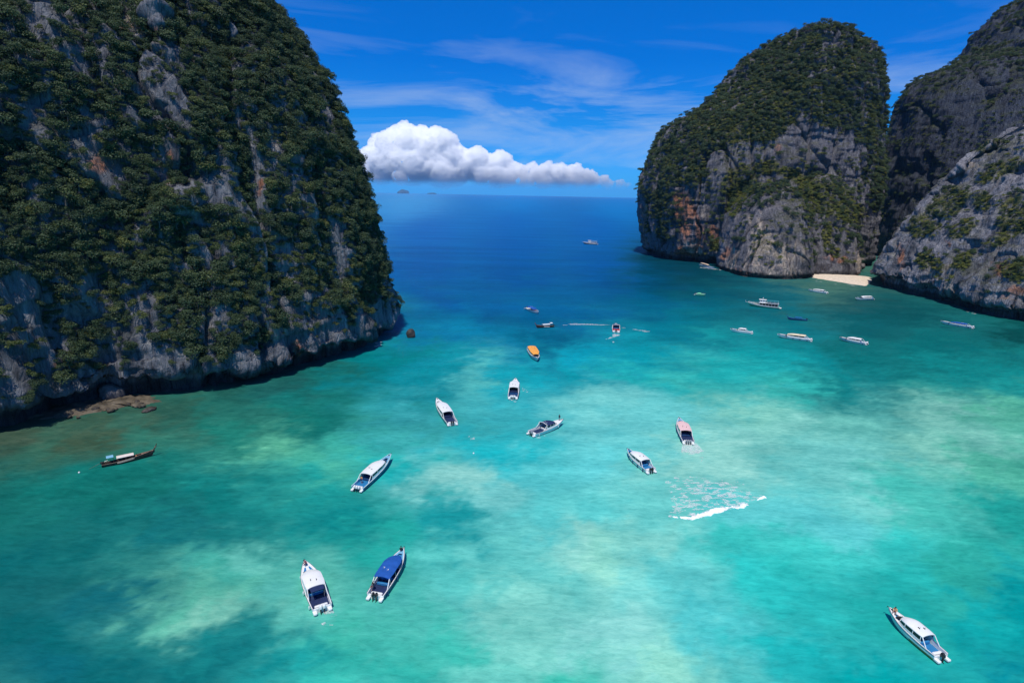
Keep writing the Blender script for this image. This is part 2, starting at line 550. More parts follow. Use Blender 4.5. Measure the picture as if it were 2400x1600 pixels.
class Loft:
    def __init__(self, G):
        self.G = G

    def displace(self, amp, seed, vscale=1.0, fade=None):
        nv, nu, _ = self.G.shape
        N = grid_normals(self.G)
        P = self.G.reshape(-1, 3)
        d = relief(P, amp, seed, vscale)
        if fade is not None:
            d = d * fade(P)
        self.G = (P + N.reshape(-1, 3) * d[:, None]).reshape(nv, nu, 3)
        return self


def poly_loft(foot, offs, nu, nz, focus, zmax, lip=5.0, notch=4.5, seed=1, lipvar=2.0):
    """footprint polygon (counter-clockwise) drawn inwards with height: offs = [(z, inward)]"""
    c = smooth_closed(foot, 40)
    mid = (c[1:] + c[:-1]) / 2
    dens = np.where(focus(mid), 1.0, 0.12)
    f = resample(c, dens, nu)
    tgt = np.roll(f, -3, 0) - np.roll(f, 3, 0)
    tgt /= np.linalg.norm(tgt, axis=1, keepdims=True)
    nin = np.stack([-tgt[:, 1], tgt[:, 0]], 1)          # inward for a counter-clockwise outline
    k = np.exp(-np.linspace(-2, 2, 41) ** 2)
    k /= k.sum()
    nin = np.stack([np.convolve(np.concatenate([nin[-20:, j], nin[:, j], nin[:20, j]]), k, 'valid') for j in (0, 1)], 1)
    z = np.concatenate([np.linspace(-2.0, 12, 34)[:-1], np.linspace(12, zmax, nz)])
    oz = np.interp(z, [q[0] for q in offs], [q[1] for q in offs])
    ksm = np.exp(-np.linspace(-2, 2, 15) ** 2)
    ksm /= ksm.sum()
    oz = np.convolve(np.pad(oz, 7, mode='edge'), ksm, 'valid')
    lp = lip + lipvar * fbm(np.column_stack([f * 0.05, np.zeros(nu)]), 4, seed + 77)
    lp += 1.2 * lipvar / 2 * fbm(np.column_stack([f * 0.30, np.zeros(nu)]), 2, seed + 78)
    G = np.zeros((len(z), nu, 3))
    for i in range(len(z)):
        under = notch * (1 - sstep(lp - 1.2, lp + 0.6, np.full(nu, z[i])))
        G[i, :, :2] = f + nin * (oz[i] + under)[:, None]
        G[i, :, 2] = z[i]
    return Loft(G)


def quad_loft(levels, nu, nz, expo=2.3, frontshare=0.8, lip=3.0, notch=2.5, seed=1, zpow=1.0):
    """stacked outlines: levels = [(z, cx, cy, left, right, front, back)]"""
    lv = np.array(levels, dtype=float)
    t = np.linspace(0, 1, nz)
    # spacing by profile length so the rounded top stays fine
    wid = lv[:, 3] + lv[:, 4]
    dl = np.hypot(np.diff(lv[:, 0]), np.diff(wid) * 0.5)
    sl = np.concatenate([[0], np.cumsum(dl)])
    q = t * sl[-1]
    lev = np.stack([np.interp(q, sl, lv[:, k]) for k in range(7)], 1)
    ksm = np.exp(-np.linspace(-2, 2, 21) ** 2)
    ksm /= ksm.sum()
    sm = np.stack([np.convolve(np.pad(lev[:, k], 10, mode='edge'), ksm, 'valid') for k in range(7)], 1)
    lev[:, 1:] = sm[:, 1:]
    lev[:, 0] = sm[:, 0]
    nf = int(nu * frontshare)
    th = np.concatenate([np.linspace(R(160), R(380), nf, endpoint=False), np.linspace(R(380), R(520), nu - nf, endpoint=False)])
    cs, sn = np.cos(th), np.sin(th)
    e = 2.0 / expo
    ux = np.sign(cs) * np.abs(cs) ** e
    uy = np.sign(sn) * np.abs(sn) ** e
    G = np.zeros((nz, nu, 3))
    for i in range(nz):
        z, cx, cy, l, r, f, b = lev[i]
        G[i, :, 0] = cx + np.where(ux < 0, l, r) * ux
        G[i, :, 1] = cy + np.where(uy < 0, f, b) * uy
        G[i, :, 2] = z
    if notch:
        lp = lip + 1.5 * fbm(np.column_stack([G[0, :, :2] * 0.06, np.zeros(nu)]), 3, seed + 70)
        for i in range(nz):
            under = notch * (1 - sstep(lp - 1.0, lp + 0.8, np.full(nu, lev[i, 0])))
            c = np.array([lev[i, 1], lev[i, 2]])
            d = G[i, :, :2] - c
            d /= np.linalg.norm(d, axis=1, keepdims=True)
            G[i, :, :2] -= d * under[:, None]
    return Loft(G)


def sil_levels(left, right, Yl, Yr, cy, front, back, n=26, inset=2.0):
    """stacked outlines whose two sides follow the surveyed skyline of a hill"""
    a = np.array([[*atY(x, y, Yl)] for x, y in left])
    b = np.array([[*atY(x, y, Yr)] for x, y in right])
    ztop = min(a[:, 2].max(), b[:, 2].max())
    z = np.concatenate([[-2.0], np.linspace(4, ztop * 0.86, n - 10), np.linspace(ztop * 0.88, ztop, 9)])
    xl = np.interp(z, np.maximum.accumulate(a[:, 2]), a[:, 0]) + inset
    xr = np.interp(z, np.maximum.accumulate(b[:, 2]), b[:, 0]) - inset
    f = np.interp(z, [q[0] for q in front], [q[1] for q in front])
    k = np.interp(z, [q[0] for q in back], [q[1] for q in back])
    out = []
    for i in range(len(z)):
        h = max((xr[i] - xl[i]) / 2, 1.0)
        out.append((z[i], (xl[i] + xr[i]) / 2, cy, h, h, f[i], k[i]))
    return out


def blob(px, py, spots):
    """strongest of a set of tilted soft spots, each (x, y, rx, ry, tilt degrees)"""
    m = np.zeros(len(px))
    q = np.column_stack([px, py, np.zeros(len(px))])
    px = px + 16 * fbm(q / 45, 3, 5) + 6 * fbm(q / 12, 2, 6)
    py = py + 16 * fbm(q / 45 + 9, 3, 7) + 6 * fbm(q / 12 + 9, 2, 8)
    for s in spots:
        x, y, rx, ry = s[:4]
        a = R(s[4]) if len(s) > 4 else 0.0
        dx, dy = px - x, py - y
        u = dx * math.cos(a) + dy * math.sin(a)
        v = -dx * math.sin(a) + dy * math.cos(a)
        m = np.maximum(m, 1 - sstep(0.70, 1.15, np.sqrt((u / rx) ** 2 + (v / ry) ** 2)))
    return m


ROCK_GREY = np.array([0.185, 0.176, 0.192])
ROCK_DARK = np.array([0.050, 0.052, 0.060])
ROCK_ORNG = np.array([0.60, 0.24, 0.12])
ROCK_PALE = np.array([0.58, 0.47, 0.38])
MOSS = np.array([0.055, 0.062, 0.020])
MOSS_YELLOW = np.array([0.11, 0.115, 0.028])  # yellow-green of the grassy ledges


def cliff_object(name, lofts, seed, orange=(), pale=(), grass=(), label=None, mossy=0.35, grey=ROCK_GREY, foot_h=4.5):
    VV, FF, off = [], [], 0
    for lf in lofts:
        nv, nu, _ = lf.G.shape
        V = lf.G.reshape(-1, 3)
        top = lf.G[-1].mean(0)
        V = np.concatenate([V, top[None]])
        Fq = grid_faces(nu, nv, True)
        a = (nv - 1) * nu + np.arange(nu)
        b = (nv - 1) * nu + (np.arange(nu) + 1) % nu
        c = np.full(nu, nv * nu)
        Fc = np.stack([a, b, c, c], 1)
        VV.append(V)
        FF.append(np.concatenate([Fq, Fc]) + off)
        off += len(V)
    V = np.concatenate(VV)
    F = np.concatenate(FF)
    quad = F[F[:, 2] != F[:, 3]]
    tri = F[F[:, 2] == F[:, 3]][:, :3]
    me = bpy.data.meshes.new(name)
    me.vertices.add(len(V))
    me.vertices.foreach_set('co', V.astype(np.float32).ravel())
    idx = np.concatenate([quad.ravel(), tri.ravel()]).astype(np.int32)
    me.loops.add(len(idx))
    me.loops.foreach_set('vertex_index', idx)
    tot = np.concatenate([np.full(len(quad), 4), np.full(len(tri), 3)]).astype(np.int32)
    me.polygons.add(len(tot))
    me.polygons.foreach_set('loop_start', np.concatenate([[0], np.cumsum(tot)[:-1]]).astype(np.int32))
    me.polygons.foreach_set('loop_total', tot)
    me.update(calc_edges=True)
    me.validate()
    nrm = np.zeros(len(V) * 3, dtype=np.float32)
    me.vertices.foreach_get('normal', nrm)
    nrm = nrm.reshape(-1, 3)
    px, py = survey(V)
    # limestone: grey with dark algae runs, tufa orange where it is overhung, pale fresh scars
    k1 = fbm(V * np.array([0.11, 0.11, 0.022]), 5, seed + 1, 0.6)
    k2 = fbm(V * np.array([0.30, 0.30, 0.10]), 4, seed + 2, 0.6)
    k3 = fbm(V * np.array([0.045, 0.045, 0.03]), 4, seed + 3)
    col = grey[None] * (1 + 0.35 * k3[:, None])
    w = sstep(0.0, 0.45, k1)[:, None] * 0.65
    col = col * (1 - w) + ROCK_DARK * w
    o = (blob(px, py, orange) * sstep(-0.5, 0.3, k2 + 0.5 * k1))[:, None] * 0.8
    col = col * (1 - o) + ROCK_ORNG * (0.8 + 0.5 * k2[:, None]) * o
    p = (blob(px, py, pale) * sstep(-0.35, 0.4, k1 + 0.6 * k2))[:, None] * 0.9
    col = col * (1 - p) + ROCK_PALE * (0.85 + 0.5 * k2[:, None]) * p
    ms = (sstep(0.15, 0.6, nrm[:, 2]) * sstep(-0.2, 0.35, k3 + 0.5 * k2) * mossy)[:, None]
    col = col * (1 - ms) + MOSS * ms
    g = (blob(px, py, grass) * sstep(-0.5, 0.2, k2))[:, None] * 0.85
    col = col * (1 - g) + MOSS_YELLOW * (0.8 + 0.6 * k2[:, None]) * g
    wt = (1 - sstep(foot_h - 1.5, foot_h + 0.5, V[:, 2] + 1.5 * k2))[:, None] * 0.75     # darker towards the waterline
    col = col * (1 - wt) + np.array([0.020, 0.019, 0.018]) * wt
    set_color(me, 'tint', np.clip(col, 0.006, 0.9))
    ob = link(name, me, M_ROCK, smooth=True)
    tag(ob, label, kind='structure')
    return ob, V, nrm, px, py


# ---- left headland
def foot_line(pxs, z=5.0):
    return [tuple(at(x, y, z)[:2]) for x, y in pxs]


front = foot_line([(0, 974), (110, 941), (270, 905), (400, 890), (500, 880), (620, 856), (760, 826), (850, 800), (900, 772), (926, 738)], 5.0)
LEFT_FOOT = [(-330, 40), (-235, 62), (-176, 96)] + front + [(-66, 300), (-92, 330), (-150, 352), (-260, 350), (-360, 260)]
lf = poly_loft(LEFT_FOOT, [(-3, 0.5), (5, 0), (14, 2.0), (40, 8.0), (60, 12.5), (80, 18.5), (100, 27), (120, 40), (140, 56), (155, 72), (170, 95), (180, 118)],
               560, 300, lambda p: (p[:, 0] > -185) & (p[:, 1] > 80) & (p[:, 1] < 305), 180, lip=6.2, notch=6.5, seed=11, lipvar=3.2)
lf.displace(0.95, 11)
left_spots_orange = [(372, 372, 10, 40), (398, 390, 8, 40), (285, 62, 30, 12), (370, 80, 10, 30), (690, 815, 10, 22), (330, 380, 14, 10), (150, 860, 20, 12), (230, 390, 25, 18), (610, 440, 8, 20)]
left_pale = [(300, 55, 28, 16), (240, 8, 10, 18), (320, 95, 16, 20), (490, 755, 22, 50), (520, 740, 16, 30), (430, 625, 12, 40), (560, 200, 14, 30), (640, 350, 12, 40), (650, 770, 18, 30)]
cl_left, LV, LN, Lpx, Lpy = cliff_object('cliff', [lf], 100, left_spots_orange, left_pale, grey=np.array([0.21, 0.215, 0.235]),
                                         label='tall tree-covered limestone headland with a dark undercut at the waterline')

# ---- central rock dome with its front buttress
dome_left = [(1505, 583), (1492, 500), (1494, 430), (1510, 380), (1540, 320), (1600, 272), (1650, 255), (1680, 216), (1710, 178), (1760, 134), (1800, 106), (1870, 86), (1945, 76)]
dome_right = [(2024, 640), (2038, 560), (2050, 480), (2060, 400), (2068, 300), (2072, 220), (2070, 165), (2058, 126), (2036, 102), (2000, 84), (1955, 76)]
dome = quad_loft(sil_levels(dome_left, dome_right, 650, 600, 615, [(0, 92), (40, 90), (80, 84), (110, 76), (140, 72), (170, 62), (200, 44), (225, 20), (235, 8)], [(0, 150), (100, 138), (150, 115), (200, 80), (232, 14)]),
    460, 330, 2.15, 0.82, lip=5.0, notch=5.0, seed=31).displace(1.35, 31, 0.75)
butt = quad_loft([
    (-2, 205, 486, 25, 39, 39, 60), (6, 205, 486, 25, 38, 38, 60), (25, 206, 488, 24, 36, 34, 60), (42, 207, 491, 21, 33, 28, 58), (55, 209, 494, 15, 29, 20, 55), (64, 210, 496, 9, 23, 12, 50), (71, 211, 498, 4, 8, 4, 30)],
    300, 150, 2.6, 0.85, lip=2.0, notch=1.4, seed=41).displace(0.62, 41, 1.1)
side = quad_loft([
    (-2, 262, 510, 36, 36, 40, 60), (8, 262, 512, 35, 34, 40, 60), (30, 264, 516, 32, 30, 36, 60), (52, 266, 522, 27, 25, 30, 60), (72, 268, 530, 16, 18, 20, 60), (82, 270, 536, 5, 6, 6, 40)],
    240, 130, 2.5, 0.85, lip=1.0, notch=0.0, seed=51).displace(0.8, 51, 1.0)
mid_orange = [(1606, 510, 22, 70, -14), (1630, 560, 18, 40), (1514, 555, 9, 30), (1700, 590, 20, 20), (1668, 548, 12, 26), (1510, 500, 6, 40), (1740, 640, 40, 10), (1960, 605, 30, 10), (1600, 590, 40, 12), (1825, 350, 14, 8), (1695, 320, 10, 12)]
mid_pale = [(1785, 555, 26, 50, -20), (1760, 615, 58, 36), (1820, 635, 70, 22), (1850, 595, 44, 30), (1535, 375, 8, 16), (1790, 495, 6, 6), (2010, 610, 14, 30), (1655, 500, 18, 20), (1620, 580, 24, 18), (1695, 300, 10, 16), (1710, 600, 10, 40)]
mid_grass = [(1630, 415, 36, 18, -15), (1730, 430, 40, 40, 30), (1790, 395, 40, 22, -10), (1860, 410, 44, 18, 10), (1890, 440, 26, 24), (1720, 480, 22, 34, 20), (1940, 470, 60, 40, 25), (1980, 500, 50, 30, 20), (1700, 300, 60, 40, -20), (1800, 300, 70, 26, -10), (1790, 250, 60, 40), (1850, 200, 50, 26), (1665, 570, 10, 14), (1940, 560, 14, 40)]
cl_mid, MV, MN, Mpx, Mpy = cliff_object('cliff', [dome, butt, side], 200, mid_orange, mid_pale, mid_grass,
                                        label='central limestone dome with green summit and stained front buttress', mossy=0.6)

# ---- right: near sloping rock and the darker cliff behind it
nfoot = foot_line([(2034, 652), (2075, 664), (2140, 680), (2220, 698), (2310, 722), (2400, 738)], 4.0)
NEAR_FOOT = nfoot + [(300, 250), (380, 215), (560, 250), (640, 400), (580, 580), (440, 620), (362, 570), (302, 480)]
NEAR_FOOT = NEAR_FOOT[::1]
near = poly_loft(NEAR_FOOT, [(-3, 0.5), (4, 0), (15, 2.5), (35, 12), (60, 26), (80, 40), (95, 54), (106, 70), (112, 84)],
                 460, 210, lambda p: (p[:, 1] < 470) & (p[:, 0] < 330) & (p[:, 1] > 230), 112, lip=8.0, notch=8.0, seed=61, lipvar=3.0)
near.G[:, :, 2] *= 1 - 0.10 * sstep(-370, -290, -near.G[:, :, 1])
near.displace(0.8, 61, 1.25)
near_grass = [(2222, 475, 60, 26, -28), (2165, 535, 40, 26), (2320, 345, 50, 18, -10), (2380, 500, 44, 60), (2255, 605, 26, 26), (2350, 400, 60, 18, -20), (2300, 470, 20, 30), (2175, 615, 30, 20), (2380, 640, 30, 30), (2060, 520, 10, 50, 20), (2250, 530, 40, 16, -30), (2340, 560, 40, 20, -30)]
near_pale = [(2215, 650, 12, 40), (2282, 390, 14, 10), (2360, 705, 50, 14), (2300, 330, 20, 10), (2240, 540, 12, 8), (2190, 640, 12, 30)]
near_orange = [(2370, 690, 40, 14), (2225, 568, 10, 8), (2110, 600, 10, 30), (2360, 640, 30, 20)]
cl_near, NV, NN, Npx, Npy = cliff_object('cliff', [near], 300, near_orange, near_pale, near_grass,
                                         label='grey sloping limestone cliff with scattered shrubs right of the small beach', mossy=0.55,
                                         grey=np.array([0.26, 0.255, 0.285]))
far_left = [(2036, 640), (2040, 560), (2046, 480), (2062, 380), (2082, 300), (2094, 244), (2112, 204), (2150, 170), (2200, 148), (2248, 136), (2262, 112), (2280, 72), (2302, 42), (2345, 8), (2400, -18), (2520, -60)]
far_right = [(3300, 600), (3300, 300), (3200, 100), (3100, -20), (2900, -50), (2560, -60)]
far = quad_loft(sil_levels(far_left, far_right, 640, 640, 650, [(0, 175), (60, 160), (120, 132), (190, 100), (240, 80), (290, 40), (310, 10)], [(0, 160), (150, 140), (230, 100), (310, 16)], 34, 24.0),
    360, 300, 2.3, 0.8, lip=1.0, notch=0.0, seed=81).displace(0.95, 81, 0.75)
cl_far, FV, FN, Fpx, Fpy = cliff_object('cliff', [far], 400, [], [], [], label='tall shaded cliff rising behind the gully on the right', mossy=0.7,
                                        grey=np.array([0.070, 0.078, 0.102]))  # bluish dark grey: this cliff's shade is put into its rock colour

# ------------------------------------------------------------------ vegetation
def crown_mesh(name, seed, lobes, leaves, size, flat=0.75, material=None, spread=0.62):
    r = np.random.default_rng(seed)
    V, F = [], []
    cs = []
    for k in range(lobes):
        a = r.uniform(0, 2 * math.pi)
        d = spread * math.sqrt(r.uniform(0.02, 1))
        cs.append((d * math.cos(a), d * math.sin(a), flat * r.uniform(-0.15, 0.62) * (1.1 - 0.5 * d), r.uniform(0.28, 0.46)))
    for (cx, cy, cz, cr) in cs:
        for _ in range(leaves):
            d = r.normal(size=3)
            d[2] = abs(d[2]) * 0.9 - 0.25
            d /= np.linalg.norm(d)
            p = np.array([cx, cy, cz]) + d * cr * r.uniform(0.72, 1.08) * np.array([1, 1, flat])
            n = d + r.normal(size=3) * 0.55 + np.array([0, 0, 0.35])
            n /= np.linalg.norm(n)
            u = np.cross(n, r.normal(size=3))
            u /= np.linalg.norm(u)
            v = np.cross(n, u)
            s = size * r.uniform(0.6, 1.35)
            b = len(V)
            V += [p - u * s, p - v * s * 0.7 - n * s * 0.25, p + u * s, p + v * s * 0.7 - n * s * 0.25]
            F.append((b, b + 1, b + 2, b + 3))
    me = mesh_np(name, np.array(V), np.array(F))
    if material:
        me.materials.append(material)
    return me


def scatter(V, N, px, py, prob, cell, rng, margin=60, maxn=None):
    """spots on a cliff where plants grow: chance by vertex, kept apart by a cell"""
    view = np.array([0, 0, CAM_H]) - V
    view /= np.linalg.norm(view, axis=1, keepdims=True)
    face = (N * view).sum(1)
    ok = (face > -0.12) & (px > -margin) & (px < 2400 + margin) & (py > -margin) & (V[:, 2] > 2.0)
    idx = np.nonzero(ok & (rng.random(len(V)) < prob))[0]
    rng.shuffle(idx)
    key = np.floor(V[idx] / cell).astype(np.int64)
    _, first = np.unique(key[:, 0] * 73856093 + key[:, 1] * 19349663 + key[:, 2] * 83492791, return_index=True)
    idx = idx[np.sort(first)]
    if maxn:
        idx = idx[:maxn]
    return idx


VARIANTS = {}


def variant_collection(name, meshes):
    c = bpy.data.collections.new(name)
    for m in meshes:
        c.objects.link(bpy.data.objects.new(m.name, m))
    VARIANTS[name] = c
    return c


def grow(name, pts, rot, scl, coll, label):
    """one mass of plants: a crown set on every point"""
    me = bpy.data.meshes.new(name)
    me.vertices.add(len(pts))
    me.vertices.foreach_set('co', np.asarray(pts, dtype=np.float32).ravel())
    a = me.attributes.new('turn', 'FLOAT_VECTOR', 'POINT')
    a.data.foreach_set('vector', np.asarray(rot, dtype=np.float32).ravel())
    a = me.attributes.new('grow', 'FLOAT_VECTOR', 'POINT')
    a.data.foreach_set('vector', np.asarray(scl, dtype=np.float32).ravel())
    me.update()
    g = bpy.data.node_groups.new(name, 'GeometryNodeTree')
    g.interface.new_socket('Geometry', in_out='INPUT', socket_type='NodeSocketGeometry')
    g.interface.new_socket('Geometry', in_out='OUTPUT', socket_type='NodeSocketGeometry')
    gi = g.nodes.new('NodeGroupInput')
    go = g.nodes.new('NodeGroupOutput')
    ci = g.nodes.new('GeometryNodeCollectionInfo')
    ci.inputs['Collection'].default_value = coll
    ci.inputs['Separate Children'].default_value = True
    ci.inputs['Reset Children'].default_value = True
    ip = g.nodes.new('GeometryNodeInstanceOnPoints')
    ip.inputs['Pick Instance'].default_value = True
    ar = g.nodes.new('GeometryNodeInputNamedAttribute')
    ar.data_type = 'FLOAT_VECTOR'
    ar.inputs['Name'].default_value = 'turn'
    asx = g.nodes.new('GeometryNodeInputNamedAttribute')
    asx.data_type = 'FLOAT_VECTOR'
    asx.inputs['Name'].default_value = 'grow'
    e2r = g.nodes.new('FunctionNodeEulerToRotation')
    k = g.links.new
    k(gi.outputs[0], ip.inputs['Points'])
    k(ci.outputs[0], ip.inputs['Instance'])
    k(ar.outputs['Attribute'], e2r.inputs[0])
    k(e2r.outputs[0], ip.inputs['Rotation'])
    k(asx.outputs['Attribute'], ip.inputs['Scale'])
    k(ip.outputs[0], go.inputs[0])
    o = link(name, me)
    md = o.modifiers.new('grow', 'NODES')
    md.node_group = g
    tag(o, label, kind='stuff')
    return o


def trunk_mesh(seed):
    r = np.random.default_rng(seed)
    V, F = [], []

    def tube(a, b, r0, r1, n=6):
        a, b = np.array(a, float), np.array(b, float)
        d = (b - a) / np.linalg.norm(b - a)
        u = np.cross(d, [0.3, 0.9, 0.1])
        u /= np.linalg.norm(u)
        v = np.cross(d, u)
        o = len(V)
        for p, rr in ((a, r0), (b, r1)):
            for k in range(n):
                t = 2 * math.pi * k / n
                V.append(p + rr * (u * math.cos(t) + v * math.sin(t)))
        for k in range(n):
            F.append((o + k, o + (k + 1) % n, o + n + (k + 1) % n, o + n + k))
    bend = r.normal(size=2) * 0.06
    tube((0, 0, -0.75), (bend[0], bend[1], -0.2), 0.075, 0.055)
    tube((bend[0], bend[1], -0.2), (bend[0] * 2, bend[1] * 2, 0.25), 0.055, 0.03)
    for k in range(4):
        a = k * 1.57 + r.uniform(-0.4, 0.4)
        tube((bend[0], bend[1], -0.25 + 0.08 * k), (0.5 * math.cos(a), 0.5 * math.sin(a), 0.12 + 0.1 * r.random()), 0.035, 0.012)
    me = mesh_np('trunk', np.array(V), np.array(F))
    me.materials.append(M_BARK)
    return me


CROWNS = [crown_mesh('crown', 500 + i, 5 + i, 620 // (5 + i), 0.060 + 0.006 * (i % 3), 0.62 + 0.09 * (i % 5), M_LEAF, 0.5 + 0.06 * (i % 4)) for i in range(8)]
BUSHES = [crown_mesh('bush', 600 + i, 9, 50, 0.080, 0.55 + 0.1 * (i % 4), M_SHRUB, 0.8 - 0.08 * (i % 4)) for i in range(6)]
TRUNKS = [trunk_mesh(700 + i) for i in range(4)]
C_TREES = variant_collection('tree_kinds', CROWNS)
C_BUSH = variant_collection('bush_kinds', BUSHES)
M_GREEN = foliage_material('foliage_fresh', (0.055, 0.085, 0.030), (0.090, 0.118, 0.036), (0.14, 0.15, 0.045))
C_GREEN = variant_collection('fresh_kinds', [crown_mesh('fresh', 800 + i, 7, 70, 0.075, 0.75, M_GREEN, 0.6) for i in range(5)])


def placed(V, N, idx, lo, hi, rng, lift=0.35, tilt=0.35, tall=(0.8, 1.2)):
    s = rng.uniform(0, 1, len(idx)) ** 1.6 * (hi - lo) + lo
    pts = V[idx] + N[idx] * (s * lift)[:, None] + np.array([0, 0, 1]) * (s * 0.25)[:, None]
    # lean a little out of the wall
    hx, hy = N[idx, 0], N[idx, 1]
    rot = np.stack([-hy * tilt + rng.normal(0, 0.12, len(idx)), hx * tilt + rng.normal(0, 0.12, len(idx)), rng.uniform(0, 6.28, len(idx))], 1)
    # euler XYZ turns about z last; keep the lean independent of the spin
    rot[:, 2] = rng.uniform(-0.5, 0.5, len(idx)) + np.floor(rng.uniform(0, 4, len(idx))) * 0.0
    scl = np.stack([s * rng.uniform(0.85, 1.15, len(idx)), s * rng.uniform(0.85, 1.15, len(idx)), s * rng.uniform(*tall, len(idx))], 1)
    return pts, rot, scl, s


# ---- left headland: bare rock where the photograph shows it, trees elsewhere
left_bare = [(60, 740, 80, 110), (30, 880, 60, 70), (210, 700, 55, 90, 20), (270, 800, 40, 70, 15), (390, 850, 80, 45), (430, 635, 22, 50), (490, 765, 34, 55), (525, 740, 22, 34),
             (600, 835, 90, 36), (700, 805, 90, 40), (780, 780, 60, 44), (850, 765, 60, 34), (395, 215, 26, 55), (420, 275, 30, 40), (300, 66, 34, 18), (545, 195, 20, 55), (585, 330, 16, 60),
             (640, 350, 22, 70), (600, 400, 20, 50), (180, 350, 70, 44, 25), (250, 395, 60, 40, 30), (80, 270, 40, 50, 20), (390, 375, 26, 60), (760, 290, 26, 44), (680, 420, 18, 50), (500, 460, 18, 30), (655, 250, 20, 40),
             (840, 320, 14, 60), (868, 400, 10, 60), (905, 560, 12, 60), (920, 680, 14, 70), (890, 740, 40, 40), (560, 680, 24, 24), (640, 690, 20, 40), (120, 800, 40, 60), (330, 700, 30, 40), (610, 730, 22, 44)]
rng = np.random.default_rng(77)
bare = blob(Lpx, Lpy, left_bare)
lnoise = fbm(LV * np.array([0.085, 0.085, 0.022]), 4, 901, 0.6)
lowline = sstep(9, 20, LV[:, 2] + 7 * fbm(LV * 0.05, 3, 905))
pl = np.clip(1.15 - 1.25 * bare, 0, 1) * lowline * sstep(-0.30, 0.0, lnoise)
pl = np.maximum(pl, 0.9 * blob(Lpx, Lpy, [(355, 45, 70, 40)]))
i_l = scatter(LV, LN, Lpx, Lpy, pl * 0.32, 2.5, rng)
p_l, r_l, s_l, z_l = placed(LV, LN, i_l, 1.2, 3.7, rng)
# the largest in the picture stand as trees of their own
inside = (Lpx[i_l] > 5) & (Lpx[i_l] < 2395) & (Lpy[i_l] > 5) & (Lpy[i_l] < 1595)
show = np.where(inside, z_l / np.maximum(LV[i_l, 1], 1), 0)
order = np.argsort(-show)
solo, mass = order[:300], order[300:]
Z_BIG = float(np.median(z_l[solo]))
HEIGHTS = ('at the top', 'very high', 'high', 'above halfway', 'halfway', 'below halfway', 'low', 'lowest')
for j in solo:
    x, y = Lpx[i_l[j]], Lpy[i_l[j]]
    side = ('far left', 'left of centre', 'in the centre', 'right of centre', 'by the sea-side edge')[int(min(max(x, 0) // 185, 4))]
    look = 'flat' if s_l[j, 2] < 0.94 * z_l[j] else ('tall' if s_l[j, 2] > 1.06 * z_l[j] else 'round')
    size = 'big' if z_l[j] > Z_BIG else 'smaller'
    near = 'beside bare rock' if bare[i_l[j]] > 0.15 or lnoise[i_l[j]] < 0.06 else 'in dense growth'
    t = empty('tree', tuple(p_l[j] - np.array([0, 0, 0.75 * s_l[j, 2]])))
    tag(t, '%s %s tree %s %s on the left headland' % (size, look, near, HEIGHTS[int(min(max(y, 0) // 125, 7))] + ' ' + side), 'tree', 'trees growing on the left headland')
    c = link('crown', CROWNS[j % 8], parent=t)
    c.location = (0, 0, 0.75 * s_l[j, 2])
    c.rotation_euler = r_l[j]
    c.scale = s_l[j]
    k = link('trunk', TRUNKS[j % 4], parent=t)
    k.location = (0, 0, 0.75 * s_l[j, 2])
    k.scale = s_l[j]
grow('forest', p_l[mass], r_l[mass], s_l[mass], C_TREES, 'dense dark forest covering the left headland')
pu = np.clip(1.0 - 0.8 * bare, 0.0, 1) * sstep(6, 16, LV[:, 2]) * 0.75 * (0.10 + 0.90 * sstep(-0.25, 0.05, lnoise))
i_u = scatter(LV, LN, Lpx, Lpy, pu * 0.4, 1.7, rng)
p_u, r_u, s_u, _ = placed(LV, LN, i_u, 0.7, 2.1, rng, lift=0.25)
grow('undergrowth', p_u, r_u, s_u, C_TREES, 'low dark undergrowth between the trees of the left headland')
low = blob(Lpx, Lpy, [(240, 860, 70, 70), (250, 640, 90, 60), (330, 600, 100, 60), (120, 700, 40, 40), (560, 660, 160, 50), (800, 680, 90, 80), (480, 800, 60, 26), (760, 760, 60, 26), (90, 830, 50, 50), (300, 730, 40, 60), (700, 640, 90, 50)])
i_b = scatter(LV, LN, Lpx, Lpy, (low * 0.5 + 0.05) * lowline * (1 - bare * 0.6) * 0.13, 3.4, rng)
p_b, r_b, s_b, _ = placed(LV, LN, i_b, 1.0, 2.4, rng, lift=0.6)
grow('shrubs', p_b, r_b, s_b, C_GREEN, 'yellow-green shrubs in the lower forest of the left headland')

# ---- central dome
mid_dense = [(1850, 180, 190, 90, -25), (1960, 180, 120, 120), (1700, 260, 90, 60, -35), (1580, 330, 60, 80, 25), (1540, 420, 40, 70), (1600, 400, 60, 40), (1760, 280, 90, 50), (1620, 330, 70, 60), (1555, 500, 40, 60), (2040, 250, 50, 100), (2050, 400, 26, 100), (1560, 300, 50, 60)]
mid_sparse = [(1750, 360, 90, 40), (1880, 420, 60, 50), (1950, 490, 80, 60), (1690, 480, 40, 50), (1640, 440, 70, 40), (1980, 560, 50, 60), (1800, 430, 90, 40), (2000, 420, 60, 60), (1660, 560, 20, 20)]
md = blob(Mpx, Mpy, mid_dense)
msn = blob(Mpx, Mpy, mid_sparse)
mn = fbm(MV * np.array([0.05, 0.05, 0.04]), 4, 911)
pm = np.clip(md * 1.0 * sstep(-0.45, 0.0, mn) + 0.05 * msn + 0.012, 0, 1) * sstep(8, 20, MV[:, 2])
i_m = scatter(MV, MN, Mpx, Mpy, pm * 0.26, 3.6, rng)
p_m, r_m, s_m, _ = placed(MV, MN, i_m, 1.8, 4.2, rng)
grow('forest', p_m, r_m, s_m, C_TREES, 'dark green forest on the summit of the central dome')
mg = blob(Mpx, Mpy, mid_grass)
pg = np.clip(mg * 0.9 + 0.95 * md * sstep(-0.3, 0.2, mn) + 0.06 * msn + 0.01, 0, 1) * sstep(5, 12, MV[:, 2])
